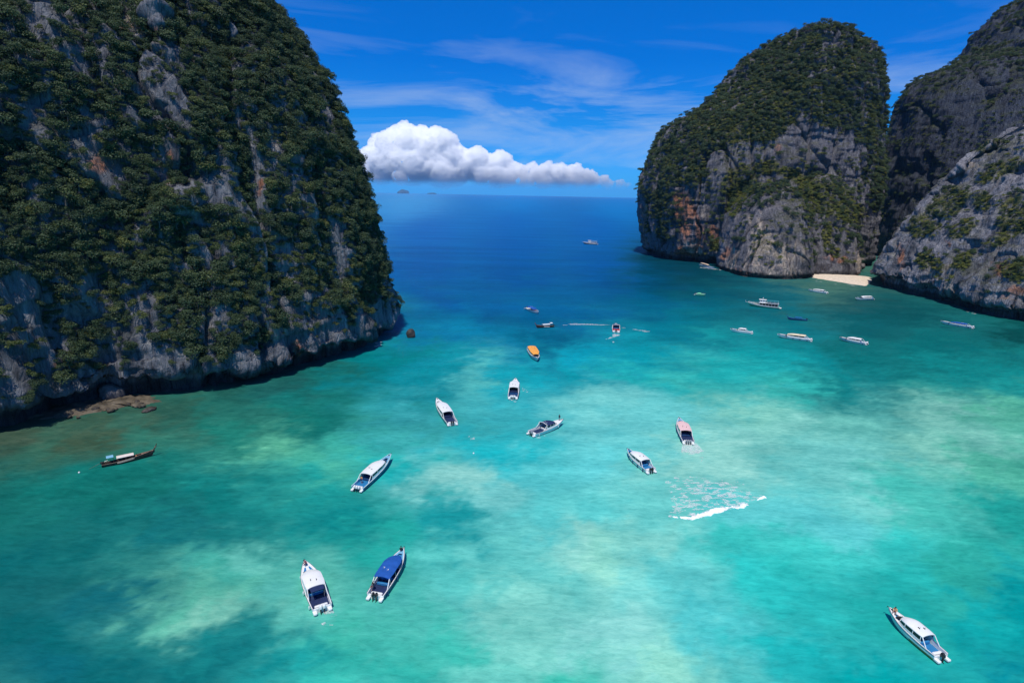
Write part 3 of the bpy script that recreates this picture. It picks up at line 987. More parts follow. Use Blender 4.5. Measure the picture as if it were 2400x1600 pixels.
i_g = scatter(MV, MN, Mpx, Mpy, pg * 0.35, 2.4, rng)
p_g, r_g, s_g, _ = placed(MV, MN, i_g, 1.0, 2.6, rng, lift=0.3, tall=(0.6, 0.9))
grow('shrubs', p_g, r_g, s_g, C_BUSH, 'yellow-green grass and shrubs on the ledges of the central dome')

# ---- right cliffs
ng = blob(Npx, Npy, near_grass)
nn = fbm(NV * np.array([0.06, 0.06, 0.05]), 4, 921)
pn = np.clip(ng * 0.8 * sstep(-0.4, 0.1, nn) + 0.10 * sstep(0.1, 0.5, nn), 0, 1) * sstep(8, 16, NV[:, 2])
i_n = scatter(NV, NN, Npx, Npy, pn * 0.25, 2.2, rng)
p_n, r_n, s_n, _ = placed(NV, NN, i_n, 0.8, 2.1, rng, lift=0.3, tall=(0.6, 0.95))
grow('shrubs', p_n, r_n, s_n, C_BUSH, 'yellow-green shrubs scattered on the grey right cliff')
i_n2 = scatter(NV, NN, Npx, Npy, (ng * 0.4 + 0.06 * sstep(0.0, 0.4, nn)) * sstep(8, 16, NV[:, 2]) * 0.15, 2.8, rng)
p_n2, r_n2, s_n2, _ = placed(NV, NN, i_n2, 1.0, 2.4, rng, lift=0.3)
grow('undergrowth', p_n2, r_n2, s_n2, C_TREES, 'dark bushes between the shrubs of the grey right cliff')
fn = fbm(FV * np.array([0.03, 0.03, 0.06]), 4, 931)
ridge = sstep(0.35, 0.7, FN[:, 2])
i_f = scatter(FV, FN, Fpx, Fpy, np.clip(0.25 * sstep(0.0, 0.35, fn) + ridge * 0.5, 0, 1) * 0.35, 3.4, rng)
p_f, r_f, s_f, _ = placed(FV, FN, i_f, 1.5, 3.6, rng)
grow('forest', p_f, r_f, s_f, C_TREES, 'dark bushes on the ledges of the tall shaded right cliff')
i_f2 = scatter(FV, FN, Fpx, Fpy, np.clip(0.5 * sstep(-0.2, 0.25, fbm(FV * np.array([0.04, 0.04, 0.09]), 4, 937)), 0, 1) * 0.4, 2.6, rng)
p_f2, r_f2, s_f2, _ = placed(FV, FN, i_f2, 0.8, 2.0, rng, lift=0.15)
grow('undergrowth', p_f2, r_f2, s_f2, C_GREEN, 'dull green scrub covering the tall shaded right cliff')


# ------------------------------------------------------------------ sand beach, reef ledge, boulders
M_SAND = mat('coral_sand', (0.66, 0.55, 0.43), 0.9, spec=0.1, noise_amt=0.18, noise_scale=0.6)
M_REEF = mat('reef_rock', (0.105, 0.086, 0.062), 0.85, spec=0.2, noise_amt=0.75, noise_scale=0.35)
M_DARKROCK = mat('wet_rock', (0.045, 0.036, 0.030), 0.7, noise_amt=0.5, noise_scale=1.2)
M_PALEROCK = mat('fallen_limestone', (0.12, 0.105, 0.10), 0.9, noise_amt=0.5, noise_scale=0.9)


def mound(name, outline, top, material, n=60, rings=16, rough=0.3, seed=3, edge=-0.35):
    """low spit with a real slope into the water; outline is counter-clockwise"""
    c = smooth_closed(outline, 40)
    f = resample(c, np.ones(len(c) - 1), n)
    ctr = f.mean(0)
    V = []
    for i in range(rings):
        t = i / (rings - 1)
        ring = ctr + (f - ctr) * (1.05 - 1.04 * t)
        z = edge + (top - edge) * (1 - (1 - t) ** 1.8)
        V.append(np.column_stack([ring, np.full(n, z)]))
    V = np.concatenate(V)
    V[:, 2] += rough * fbm(V * np.array([0.35, 0.35, 0.2]), 4, seed, 0.6) + 0.4 * rough * fbm(V * 1.1, 2, seed + 3)
    me = mesh_np(name, V, grid_faces(n, rings, True))
    return link(name, me, material, smooth=True)


bp = [at(*q)[:2] for q in [(1910, 652), (1960, 660), (2010, 668), (2036, 668)]]
b = mound('beach', [tuple(q) for q in bp] + [(292, 470), (275, 482), (250, 486), (232, 476)], 2.2, M_SAND, 70, 18, 0.25, 5)
tag(b, 'small pale sand beach tucked between the central dome and the right cliff', kind='structure')
rp = [at(*q)[:2] for q in [(60, 985), (150, 982), (250, 962), (330, 950), (372, 952), (360, 925), (290, 925), (150, 950)]]
b = mound('reef_ledge', [tuple(q) for q in rp], 0.9, M_REEF, 110, 22, 0.75, 9, -0.3)
tag(b, 'brown rocky reef ledge at the foot of the left headland', kind='structure')


def rock_mesh(name, seed, squash=(1, 1, 0.8), sub=4, rough=0.35):
    bm = bmesh.new()
    bmesh.ops.create_icosphere(bm, subdivisions=sub, radius=1.0)
    P = np.array([v.co[:] for v in bm.verts])
    d = 1 + rough * fbm(P * 1.3 + seed * 7.1, 4, seed) + 0.35 * rough * fbm(P * 4.0 + seed, 3, seed + 1, 0.6, True)
    P = P * d[:, None] * np.array(squash)
    for v, p in zip(bm.verts, P):
        v.co = p
    me = bpy.data.meshes.new(name)
    bm.to_mesh(me)
    bm.free()
    return me


def boulder(px, py, r, seed, label, material, squash=(1, 1, 0.8), z=0.0, group=None):
    p = at(px, py, z)
    o = link('boulder', rock_mesh('boulder', seed, squash), material, smooth=True)
    o.location = (p.x, p.y, z + r * squash[2] * 0.45)
    o.scale = (r, r, r)
    o.rotation_euler = (0, 0, seed * 1.3)
    tag(o, label, 'boulder', group)
    return o


boulder(963, 790, 1.9, 3, 'dark lone rock standing in the sea off the left headland', M_DARKROCK, (1.0, 0.8, 1.25))
boulder(262, 931, 3.0, 8, 'round grey boulder under the cliff lip above the reef ledge', M_PALEROCK, (1.1, 0.9, 0.95))
boulder(350, 962, 1.3, 13, 'dark brown rock at the seaward tip of the reef ledge', M_DARKROCK, (1.5, 0.8, 0.5))
boulder(322, 952, 1.2, 14, 'brown rock on the reef ledge beside its tip', M_REEF, (1.3, 1.0, 0.6))
boulder(2020, 628, 2.6, 17, 'pale fallen block on the slope behind the beach', M_PALEROCK, (1.0, 0.9, 1.0), 3.0)
boulder(2010, 640, 2.2, 18, 'low grey boulder at the back of the sand beach', M_PALEROCK, (1.2, 0.9, 0.8), 2.0)
ri = random.Random(4)
for k in range(16):
    t = ri.random()
    x, y = 110 + t * 240, 986 - t * 42 + ri.uniform(-8, 8)
    o = boulder(x, y, ri.uniform(0.35, 0.8), 30 + k % 5, 'small brown stone lying on the reef ledge', M_REEF if k % 2 else M_DARKROCK, (1.3, 1.0, 0.7), 0.3, 'stones on the reef ledge')

# ------------------------------------------------------------------ far islands and the cloud bank
M_ISLE = mat('far_forest', (0.045, 0.075, 0.050), 0.9, noise_amt=0.3, noise_scale=0.02)


def island(px0, px1, py, h, Y, label):
    a, c = atY(px0, py, Y), atY(px1, py, Y)
    me = rock_mesh('island', int(px0), (1, 0.6, 1), 4, 0.45)
    o = link('island', me, M_ISLE, smooth=True)
    o.location = ((a.x + c.x) / 2, Y, -2)
    o.scale = (abs(c.x - a.x) / 2, abs(c.x - a.x) / 2, h)
    tag(o, label, 'island')


island(932, 958, 450, 135, 25000, 'low hazy island on the horizon, the larger one left of the other')
island(1002, 1022, 452, 55, 25000, 'tiny flat hazy island on the horizon right of the larger one')


def cloud_material():
    m = bpy.data.materials.new('cumulus')
    m.use_nodes = True
    t = m.node_tree
    t.nodes.clear()
    v = nd(t, 'ShaderNodeVolumeScatter')
    v.inputs['Color'].default_value = (0.9996, 0.9996, 0.9996, 1)
    # thin at the base, where it dissolves into the moist air, dense in the towers
    geo = nd(t, 'ShaderNodeNewGeometry')
    sp = nd(t, 'ShaderNodeSeparateXYZ')
    t.links.new(geo.outputs['Position'], sp.inputs[0])
    mr = nd(t, 'ShaderNodeMapRange', interpolation_type='SMOOTHSTEP', inp={1: CLOUD_Z0, 2: CLOUD_Z1, 3: 0.0003, 4: 0.0080})
    t.links.new(sp.outputs['Z'], mr.inputs[0])
    t.links.new(mr.outputs[0], v.inputs['Density'])
    v.inputs['Anisotropy'].default_value = 0.0
    o = nd(t, 'ShaderNodeOutputMaterial')
    t.links.new(v.outputs[0], o.inputs['Volume'])
    return m


CLOUD_Y = 40000.0
CLOUD_Z0, CLOUD_Z1 = atY(1200, 436, CLOUD_Y).z, atY(1200, 384, CLOUD_Y).z


def build_cloud():
    """cumulus bank: heaped puffs under the surveyed outline, welded into one mass"""
    top = [(780, 400), (830, 372), (862, 345), (885, 312), (905, 318), (930, 300), (952, 284), (968, 300), (985, 296), (1008, 304), (1030, 297), (1042, 320), (1062, 328), (1076, 350), (1092, 362), (1112, 346), (1126, 346), (1142, 362), (1158, 366), (1172, 352), (1186, 376),
           (1210, 384), (1236, 390), (1262, 388), (1290, 387), (1312, 394), (1338, 388), (1358, 396), (1380, 406), (1400, 412), (1430, 420), (1470, 430), (1500, 436)]
    r = np.random.default_rng(12)
    tx = np.array([q[0] for q in top], float)
    ty = np.array([q[1] for q in top], float)
    sc = CLOUD_Y / F_PX
    bm = bmesh.new()

    def puff(x, y, Y, rad, sub=2):
        c = atY(x, y, Y)
        M = Matrix.Translation(c) @ Matrix.Diagonal((rad * r.uniform(0.9, 1.15), rad * 0.9, rad * r.uniform(0.85, 1.05), 1))
        bmesh.ops.create_icosphere(bm, subdivisions=sub, radius=1.0, matrix=M)
    for x in np.arange(782, 1490, 7.0):
        yt = np.interp(x, tx, ty) + (6 * math.sin(x * 0.19) + 4 * math.sin(x * 0.41) if x > 1230 else 0)
        if x > 1395 and math.sin(x * 0.16) < -0.2:
            continue
        base = np.interp(x, [780, 1000, 1200, 1500], [424, 430, 434, 440]) + 2 * math.sin(x * 0.05) + 1.5 * math.sin(x * 0.13)
        h = max(base - yt, 6)
        # crest puff sits exactly under the outline
        rr = min(h * 0.34, r.uniform(6, 13))
        puff(x + r.uniform(-3, 3), yt + rr, CLOUD_Y + r.uniform(-300, 300), rr * sc)
        k = int(2 + h / 11)
        for _ in range(k):
            q = min(r.uniform(7, 8 + h * 0.20), h * 0.45)
            yy = r.uniform(yt + q * 1.05, max(base - 0.7 * q, yt + q * 1.1))
            puff(x + r.uniform(-6, 6), yy, CLOUD_Y + r.uniform(-1500, 400) * (0.3 + (yy - yt) / 150), q * sc)
    me = bpy.data.meshes.new('cloud_raw')
    bm.to_mesh(me)
    bm.free()
    o = link('cloud_raw', me)
    md = o.modifiers.new('weld', 'REMESH')
    md.mode = 'VOXEL'
    md.voxel_size = 62.0
    dg = bpy.context.evaluated_depsgraph_get()
    me2 = bpy.data.meshes.new_from_object(o.evaluated_get(dg))
    bpy.data.objects.remove(o)
    me2.name = 'cloud'
    V = np.zeros(len(me2.vertices) * 3, dtype=np.float32)
    me2.vertices.foreach_get('co', V)
    V = V.reshape(-1, 3).astype(float)
    N = np.zeros(len(V) * 3, dtype=np.float32)
    me2.vertices.foreach_get('normal', N)
    N = N.reshape(-1, 3)
    d = 170 * fbm(V / 620, 3, 61, 0.6, True) + 110 * fbm(V / 230, 3, 62, 0.65, True)
    V = V + N * d[:, None]
    me2.vertices.foreach_set('co', V.astype(np.float32).ravel())
    me2.update()
    c = link('cloud', me2, cloud_material(), smooth=True)
    tag(c, 'white cumulus bank standing above the sea horizon', 'cloud')


build_cloud()

# ------------------------------------------------------------------ boat building
PAL = {
    'white': mat('white_gelcoat', (0.80, 0.80, 0.78), 0.35, noise_amt=0.05, noise_scale=1.5),
    'cream': mat('cream_paint', (0.80, 0.68, 0.46), 0.4, noise_amt=0.06, noise_scale=1.2),
    'pink': mat('faded_pink_cover', (0.78, 0.52, 0.50), 0.6, noise_amt=0.07, noise_scale=1.2),
    'orange': mat('orange_cover', (0.85, 0.36, 0.055), 0.6, noise_amt=0.07, noise_scale=1.2),
    'blue': mat('blue_canvas', (0.008, 0.085, 0.36), 0.7, noise_amt=0.18, noise_scale=1.4),
    'navy': mat('navy_canvas', (0.010, 0.022, 0.085), 0.7, noise_amt=0.2, noise_scale=1.4),
    'lblue': mat('light_blue_paint', (0.20, 0.44, 0.60), 0.4, noise_amt=0.08, noise_scale=1.2),
    'mblue': mat('mid_blue_paint', (0.025, 0.19, 0.42), 0.4, noise_amt=0.1, noise_scale=1.2),
    'dblue': mat('dark_blue_hull', (0.012, 0.05, 0.15), 0.35, noise_amt=0.15, noise_scale=1.2),
    'glass': mat('tinted_glass', (0.012, 0.016, 0.022), 0.12),
    'dark': mat('black_plastic', (0.016, 0.017, 0.019), 0.4),
    'grey': mat('grey_metal', (0.35, 0.36, 0.38), 0.35, 0.6),
    'wood': mat('weathered_wood', (0.075, 0.042, 0.028), 0.8, noise_amt=0.5, noise_scale=2.5),
    'woodl': mat('pale_wood', (0.22, 0.14, 0.10), 0.8, noise_amt=0.4, noise_scale=2.5),
    'tan': mat('tan_canvas', (0.62, 0.45, 0.33), 0.8, noise_amt=0.12, noise_scale=1.2),
    'cloth': mat('pale_canvas', (0.68, 0.60, 0.54), 0.8, noise_amt=0.1, noise_scale=1.2),
    'green': mat('green_paint', (0.03, 0.36, 0.22), 0.5, noise_amt=0.15, noise_scale=1.2),
    'lgreen': mat('light_green_paint', (0.22, 0.72, 0.36), 0.5, noise_amt=0.1, noise_scale=1.2),
    'teal': mat('teal_canopy', (0.02, 0.20, 0.24), 0.6, noise_amt=0.15, noise_scale=1.2),
    'red': mat('red_plastic', (0.45, 0.03, 0.03), 0.5),
    'brown': mat('dark_maroon_hull', (0.06, 0.018, 0.016), 0.5, noise_amt=0.3, noise_scale=1.5),
    'yel': mat('yellow_band', (0.62, 0.34, 0.04), 0.5),
}


class MB:
    """collects shapes into one mesh"""

    def __init__(self):
        self.V, self.F = [], []

    def add(self, V, F):
        o = len(self.V)
        self.V += [tuple(map(float, v)) for v in V]
        self.F += [tuple(i + o for i in f) for f in F]
        return self

    def rbox(self, c, half, e=0.35, nu=12, nv=7, taper=0.0):
        """softly rounded block"""
        V, F = [], []

        def p(x):
            return math.copysign(abs(x) ** e, x)
        for j in range(nv):
            la = -math.pi / 2 + math.pi * j / (nv - 1)
            for i in range(nu):
                lo = 2 * math.pi * (i + 0.5) / nu
                z = p(math.sin(la))
                k = 1 - taper * (z + 1) / 2
                V.append((c[0] + half[0] * p(math.cos(la)) * p(math.cos(lo)) * k, c[1] + half[1] * p(math.cos(la)) * p(math.sin(lo)) * k, c[2] + half[2] * z))
        for j in range(nv - 1):
            for i in range(nu):
                F.append((j * nu + i, j * nu + (i + 1) % nu, (j + 1) * nu + (i + 1) % nu, (j + 1) * nu + i))
        return self.add(V, F)

    def tube(self, pts, r, n=6, cap=True):
        V, F = [], []
        pts = [Vector(p) for p in pts]
        rs = r if isinstance(r, (list, tuple)) else [r] * len(pts)
        for i, p in enumerate(pts):
            d = (pts[min(i + 1, len(pts) - 1)] - pts[max(i - 1, 0)]).normalized()
            u = d.cross(Vector((0.13, 0.31, 0.94)))
            if u.length < 1e-3:
                u = d.cross(Vector((1, 0, 0)))
            u.normalize()
            v = d.cross(u)
            for k in range(n):
                a = 2 * math.pi * k / n
                V.append(p + (u * math.cos(a) + v * math.sin(a)) * rs[i])
        for i in range(len(pts) - 1):
            for k in range(n):
                F.append((i * n + k, i * n + (k + 1) % n, (i + 1) * n + (k + 1) % n, (i + 1) * n + k))
        if cap:
            F.append(tuple(range(n))[::-1])
            F.append(tuple((len(pts) - 1) * n + k for k in range(n)))
        return self.add(V, F)

    def grid(self, fn, nu, nv):
        V = [fn(i / (nu - 1), j / (nv - 1)) for j in range(nv) for i in range(nu)]
        F = [(j * nu + i, j * nu + i + 1, (j + 1) * nu + i + 1, (j + 1) * nu + i) for j in range(nv - 1) for i in range(nu - 1)]
        return self.add(V, F)

    def slab(self, fn, nu, nv, th):
        """sheet with thickness: fn(u,v) is the top, the underside th below"""
        top = [Vector(fn(i / (nu - 1), j / (nv - 1))) for j in range(nv) for i in range(nu)]
        V = top + [p - Vector((0, 0, th)) for p in top]
        m = nu * nv
        F = []
        for j in range(nv - 1):
            for i in range(nu - 1):
                a, b, c, d = j * nu + i, j * nu + i + 1, (j + 1) * nu + i + 1, (j + 1) * nu + i
                F += [(a, b, c, d), (a + m, d + m, c + m, b + m)]
        edge = [i for i in range(nu)] + [j * nu + nu - 1 for j in range(1, nv)] + [(nv - 1) * nu + i for i in range(nu - 2, -1, -1)] + [j * nu for j in range(nv - 2, 0, -1)]
        for k in range(len(edge)):
            a, b = edge[k], edge[(k + 1) % len(edge)]
            F.append((a, a + m, b + m, b))
        return self.add(V, F)

    def build(self, name, material, parent, smooth=True, label=None):
        me = bpy.data.meshes.new(name)
        me.from_pydata(self.V, [], self.F)
        bm = bmesh.new()
        bm.from_mesh(me)
        bmesh.ops.remove_doubles(bm, verts=bm.verts, dist=1e-5)
        bmesh.ops.recalc_face_normals(bm, faces=bm.faces)
        bm.to_mesh(me)
        bm.free()
        if smooth:
            me.polygons.foreach_set('use_smooth', [True] * len(me.polygons))
            try:
                me.set_sharp_from_angle(angle=R(38))
            except Exception:
                pass
        o = link(name, me, material, parent)
        if label:
            o['label'] = label
        return o


class Hull:
    def __init__(s, L, W, f0=0.85, f1=1.55, full=0.45, floor=0.42, rake=0.09, pw=2.2, stern=0.92):
        s.L, s.W, s.f0, s.f1, s.full, s.floor, s.rake, s.pw, s.stern = L, W, f0, f1, full, floor, rake, pw, stern

    def half(s, t):
        k = s.stern + (1 - s.stern) * min(t / 0.25, 1)
        q = max(0.0, (t - s.full) / (1 - s.full))
        return max(s.W / 2 * k * (1 - q ** s.pw), 0.03)

    def sheer(s, t):
        return s.f0 + (s.f1 - s.f0) * t ** 2.2

    def x(s, t):
        return -s.L / 2 + s.L * t

    def t(s, x):
        return (x + s.L / 2) / s.L

    def profile(s, t):
        b, zs, x = s.half(t), s.sheer(t), s.x(t)
        rk = s.rake * s.L * t ** 4
        inn = max(b - 0.13, b * 0.4)
        fz = s.floor + (zs - s.floor) * 0.55 * max(0, (t - 0.7) / 0.3)
        return [(x - rk, 0.0, -0.45 + 0.75 * t ** 5), (x - rk * 0.75, b * 0.80, 0.05 + 0.5 * t ** 3), (x - rk * 0.3, b * 0.95, 0.35 + 0.55 * zs * t ** 3 + 0.1), (x, b, zs), (x, b - 0.02, zs + 0.03), (x, inn, zs + 0.03), (x, inn * 0.96, fz), (x, 0.0, fz)]

    def mesh(s, n=26):
        mb = MB()
        ts = [1 - (1 - i / (n - 1)) ** 1.35 for i in range(n)]
        for sg in (1, -1):
            P = [[(p[0], p[1] * sg, p[2]) for p in s.profile(t)] for t in ts]
            m = len(P[0])
            V = [p for r in P for p in r]
            F = []
            for i in range(n - 1):
                for k in range(m - 1):
                    a, b, c, d = i * m + k, i * m + k + 1, (i + 1) * m + k + 1, (i + 1) * m + k
                    F.append((a, b, c, d) if sg > 0 else (a, d, c, b))
            F.append(tuple(range(m)))
            mb.add(V, F)
        return mb

    def rail(s, t0, t1, dz, out, n=24):
        a, b = [], []
        for i in range(n):
            t = t0 + (t1 - t0) * i / (n - 1)
            h = s.half(t) + out
            a.append((s.x(t), h, s.sheer(t) + dz))
            b.append((s.x(t), -h, s.sheer(t) + dz))
        return a, b

    def band(s, t0, t1, z0, z1, out, n=22):
        """painted strake standing a little proud of the hull side"""
        mb = MB()
        for sg in (1, -1):
            def fn(u, v):
                t = t0 + (t1 - t0) * u
                pr = s.profile(t)
                lo, hi = Vector(pr[1]), Vector(pr[3])
                q = lo + (hi - lo) * (z0 + (z1 - z0) * v)
                mid = Vector(pr[2])
                q.y += (mid.y - (lo.y + hi.y) / 2) * 2 * (1 - abs(2 * (z0 + (z1 - z0) * v) - 1)) + out
                return (q.x, sg * q.y, q.z)
            mb.grid(fn, n, 4)
        return mb


def outboard(parent, x, y, z, cowl, leg='dark', up=0.0):
    m = MB().rbox((x - 0.22, y, z + 0.48), (0.36, 0.23, 0.30), 0.5, 12, 7, 0.25)
    c = m.build('outboard_motor', PAL[cowl], parent)
    k = MB().rbox((x - 0.30, y, z - 0.15), (0.13, 0.09, 0.42), 0.4, 10, 5)
    k.rbox((x - 0.34 - up, y, z - 0.62 + up * 0.5), (0.26, 0.06, 0.10), 0.6, 10, 5)
    k.tube([(x - 0.02, y - 0.12, z + 0.12), (x - 0.02, y + 0.12, z + 0.12)], 0.07)
    k.build('motor_leg', PAL[leg], c)
    return c


def speedboat(name, bow, stern, label, cat='speedboat', group='speedboats anchored in the bay', W=None, hull='white', band=None, band2=None,
              roof='white', roof_x=(-0.30, 0.20), roof_h=2.15, deck='white', pit='mblue', motors=2, motor='dark', coam='white', win='glass', ribs=0, cushions='mblue',
              fenders=0, fender='dblue', pods=True, horns=True, well=True, open_roof=False, anchor=True, Lk=1.0, arch=False):
    a = at(*bow, 1.2)
    b = at(*stern, 0.35)
    d = (a - b)
    d.z = 0
    L = d.length * Lk
    W = W or max(2.3, min(3.3, L * 0.25))
    c = (a + b) / 2
    root = empty(name, (c.x, c.y, 0), math.atan2(d.y, d.x))
    tag(root, label, cat, group)
    f0, f1 = 0.95, 1.45 + 0.02 * L
    H = Hull(L, W, f0, f1)
    H.mesh().build('hull', PAL[hull], root)
    if band:
        H.band(0.0, 0.965, 0.46, 0.80, 0.012).build('hull_stripe', PAL[band], root)
    if band2:
        H.band(0.0, 0.45, 0.02, 0.34, 0.012).build('lower_stripe', PAL[band2], root)
    ra, rb = H.rail(0.0, 0.985, 0.0, 0.02)
    MB().tube(ra, 0.055, 5).tube(rb, 0.055, 5).build('rubbing_rail', PAL['grey' if hull == 'white' else 'white'], root)
    # cockpit sole
    def sole(u, v):
        t = 0.015 + 0.63 * u
        return (H.x(t), (v * 2 - 1) * (H.half(t) - 0.20), H.floor + 0.02)
    MB().grid(sole, 12, 3).build('cockpit_floor', PAL[pit], root)
    # foredeck with a sunk seating well
    t0 = 0.66

    def fd(u, v):
        t = t0 + (0.985 - t0) * u
        y = (v * 2 - 1)
        h = max(H.half(t) - 0.10, 0.02)
        return (H.x(t), y * h, H.sheer(t) - 0.04 + 0.07 * (1 - y * y))
    if well:
        def fd1(u, v):
            return fd(0.62 + 0.38 * u, v)
        MB().slab(fd1, 8, 7, 0.08).build('foredeck', PAL[deck], root)

        def wl(u, v):
            t = t0 + 0.215 * u
            h = max(H.half(t) - 0.24, 0.05)
            return (H.x(t), (v * 2 - 1) * h, H.sheer(t) - 0.34)
        MB().slab(wl, 8, 4, 0.05).build('bow_cushion', PAL[cushions], root)
        for sg in (1, -1):
            def sd(u, v):
                t = t0 + 0.215 * u
                h = H.half(t) - 0.10
                return (H.x(t), sg * (h - 0.32 * v), H.sheer(t) - 0.05)
            MB().slab(sd, 8, 3, 0.12).build('side_seat', PAL[deck], root)
        MB().rbox((H.x(t0 + 0.03), 0, H.sheer(t0) - 0.05), (0.22, H.half(t0) * 0.55, 0.16)).build('console', PAL['white'], root)
    else:
        MB().slab(fd, 14, 9, 0.08).build('foredeck', PAL[deck], root)
        for sg in (1, -1):
            def ha(u, v):
                t = 0.74 + 0.10 * u
                p = Vector(fd((t - t0) / (0.985 - t0), 0.5 + sg * (0.14 + (0.24 - 0.10 * u) * v)))
                return p + Vector((0, 0, 0.035))
            MB().slab(ha, 5, 4, 0.03).build('deck_hatch', PAL[cushions], root)
    if anchor:
        tb = 0.93
        z = H.sheer(tb) + 0.06
        m = MB().tube([(H.x(0.95), 0, z), (H.x(1.0) + 0.25, 0, z + 0.02)], 0.05, 5)
        m.tube([(H.x(1.0) + 0.12, -0.2, z - 0.1), (H.x(1.0) + 0.22, 0, z - 0.02), (H.x(1.0) + 0.12, 0.2, z - 0.1)], 0.035, 5)
        m.rbox((H.x(tb), 0, z + 0.06), (0.14, 0.12, 0.08))
        m.build('anchor', PAL['dark'], root)
    # canopy
    x0, x1 = roof_x[0] * L, roof_x[1] * L
    if roof:
        tm = H.t((x0 + x1) / 2)
        rw = H.half(tm) - 0.10

        def wid(u):
            q = max(0, (u - 0.6) / 0.4)
            return rw * (1 - 0.48 * q ** 2.0) * (0.93 + 0.07 * min(1, u / 0.2))

        def rz(u):
            q = max(0, (u - 0.62) / 0.38)
            s = roof_h - 0.34 * q ** 2 + 0.04 * math.sin(u * 3.1)
            if ribs:
                s += 0.045 * abs(math.sin(u * math.pi * ribs))
            return s

        def rf(u, v):
            y = v * 2 - 1
            return (x0 + (x1 - x0) * u, y * wid(u), rz(u) + 0.20 * (1 - y * y) - 0.05 * abs(y) ** 6)
        MB().slab(rf, 25, 13, 0.09).build('roof', PAL[roof], root)
        if not open_roof:
            for sg in (1, -1):
                def cm(u, v):
                    x = x0 + (x1 - x0) * (0.02 + 0.96 * u)
                    t = H.t(x)
                    y0 = H.half(t) - 0.07
                    y1 = wid(0.02 + 0.96 * u) - 0.03
                    lo, hi = H.sheer(t) + 0.02, rz(0.02 + 0.96 * u) - 0.12
                    return (x, sg * (y0 + (y1 - y0) * v * 0.45), lo + (hi - lo) * v * 0.45)
                MB().grid(cm, 18, 3).build('side_panel', PAL[coam], root)

                def wn(u, v):
                    x = x0 + (x1 - x0) * (0.06 + 0.92 * u)
                    t = H.t(x)
                    y0 = H.half(t) - 0.07
                    y1 = wid(0.06 + 0.92 * u) - 0.03
                    lo, hi = H.sheer(t) + 0.02, rz(0.06 + 0.92 * u) - 0.10
                    w = 0.45 + 0.55 * v
                    return (x, sg * (y0 + (y1 - y0) * w), lo + (hi - lo) * w)
                MB().grid(wn, 18, 3).build('side_window', PAL[win], root)
                # window posts
                m = MB()
                for u in (0.06, 0.36, 0.68, 0.97):
                    p0, p1 = Vector(wn((u - 0.06) / 0.92, 0)), Vector(wn((u - 0.06) / 0.92, 1))
                    m.tube([p0 + Vector((0, sg * 0.02, 0)), p1 + Vector((0, sg * 0.02, 0))], 0.045, 5)
                m.build('window_post', PAL[coam], root)

            def ws(u, v):
                y = (u * 2 - 1)
                w1 = wid(1.0) - 0.03
                t = min(H.t(x1 + 0.75), 0.80)
                w0 = min(H.half(t) - 0.15, w1 * 1.15)
                bulge = 0.22 * (1 - y * y)
                return (x1 + (0.75 + bulge) * (1 - v) - 0.03 * v, y * (w0 + (w1 - w0) * v), H.sheer(t) + 0.0 + (rz(1.0) - 0.06 - H.sheer(t)) * v)
            MB().grid(ws, 11, 4).build('windscreen', PAL['glass'], root)
        else:
            for sg in (1, -1):
                for u in (0.04, 0.34, 0.66, 0.94):
                    x = x0 + (x1 - x0) * u
                    MB().tube([(x, sg * (H.half(H.t(x)) - 0.09), H.sheer(H.t(x))), (x, sg * (wid(u) - 0.06), rz(u) - 0.06)], 0.035, 5).build('roof_post', PAL['grey'], root)
        if horns:
            m = MB()
            for k, (u, y) in enumerate(((0.28, -0.25), (0.34, 0.30))):
                p = Vector(rf(u, 0.5 + y * 0.5))
                m.rbox((p.x, p.y, p.z + 0.05), (0.16, 0.06, 0.06), 0.6, 8, 5)
                m.tube([(p.x - 0.25, p.y + 0.1, p.z), (p.x - 0.25, p.y + 0.1, p.z + 0.45)], 0.015, 4)
            m.build('roof_fitting', PAL['dark' if roof in ('white', 'pink', 'cream', 'orange') else 'white'], root)
        # benches under the roof, their ends seen at the open stern
        for k in range(2):
            bx = x0 + 0.5 + k * 1.3
            MB().rbox((bx, 0, H.floor + 0.28), (0.24, rw * 0.78, 0.22)).build('bench', PAL[cushions], root)
        # raking side pillars down to the quarter
        for sg in (1, -1):
            MB().tube([(x0 + 0.1, sg * (wid(0) - 0.05), rz(0) - 0.05), (x0 - 0.10 * L * 0.9, sg * (H.half(0.08) - 0.07), H.sheer(0.06) + 0.04)], 0.07, 6).build('stern_pillar', PAL[coam], root)
    if arch:
        xa = x0 - 0.15
        h = H.half(H.t(xa)) - 0.08
        MB().tube([(xa, -h, H.sheer(0.2)), (xa + 0.25, -h * 0.95, roof_h + 0.2), (xa + 0.3, 0, roof_h + 0.45), (xa + 0.25, h * 0.95, roof_h + 0.2), (xa, h, H.sheer(0.2))], 0.09, 6).build('radar_arch', PAL['white'], root)
    # transom, stern seat, pods, motors
    MB().rbox((H.x(0) + 0.10, 0, H.floor + 0.18), (0.09, H.half(0) - 0.14, 0.24)).build('transom', PAL['white'], root)
    MB().rbox((H.x(0) + 0.55, 0, H.floor + 0.24), (0.22, (H.half(0) - 0.2) * 0.8, 0.20)).build('stern_seat', PAL['white'], root)
    if pods:
        for sg in (1, -1):
            MB().rbox((H.x(0) - 0.22, sg * (H.half(0) - 0.36), 0.36), (0.48, 0.30, 0.16), 0.4).build('swim_platform', PAL['white' if hull == 'white' else coam], root)
    sp = 0.52
    for k in range(motors):
        outboard(root, H.x(0) - 0.02, (k - (motors - 1) / 2) * sp, 0.62, motor)
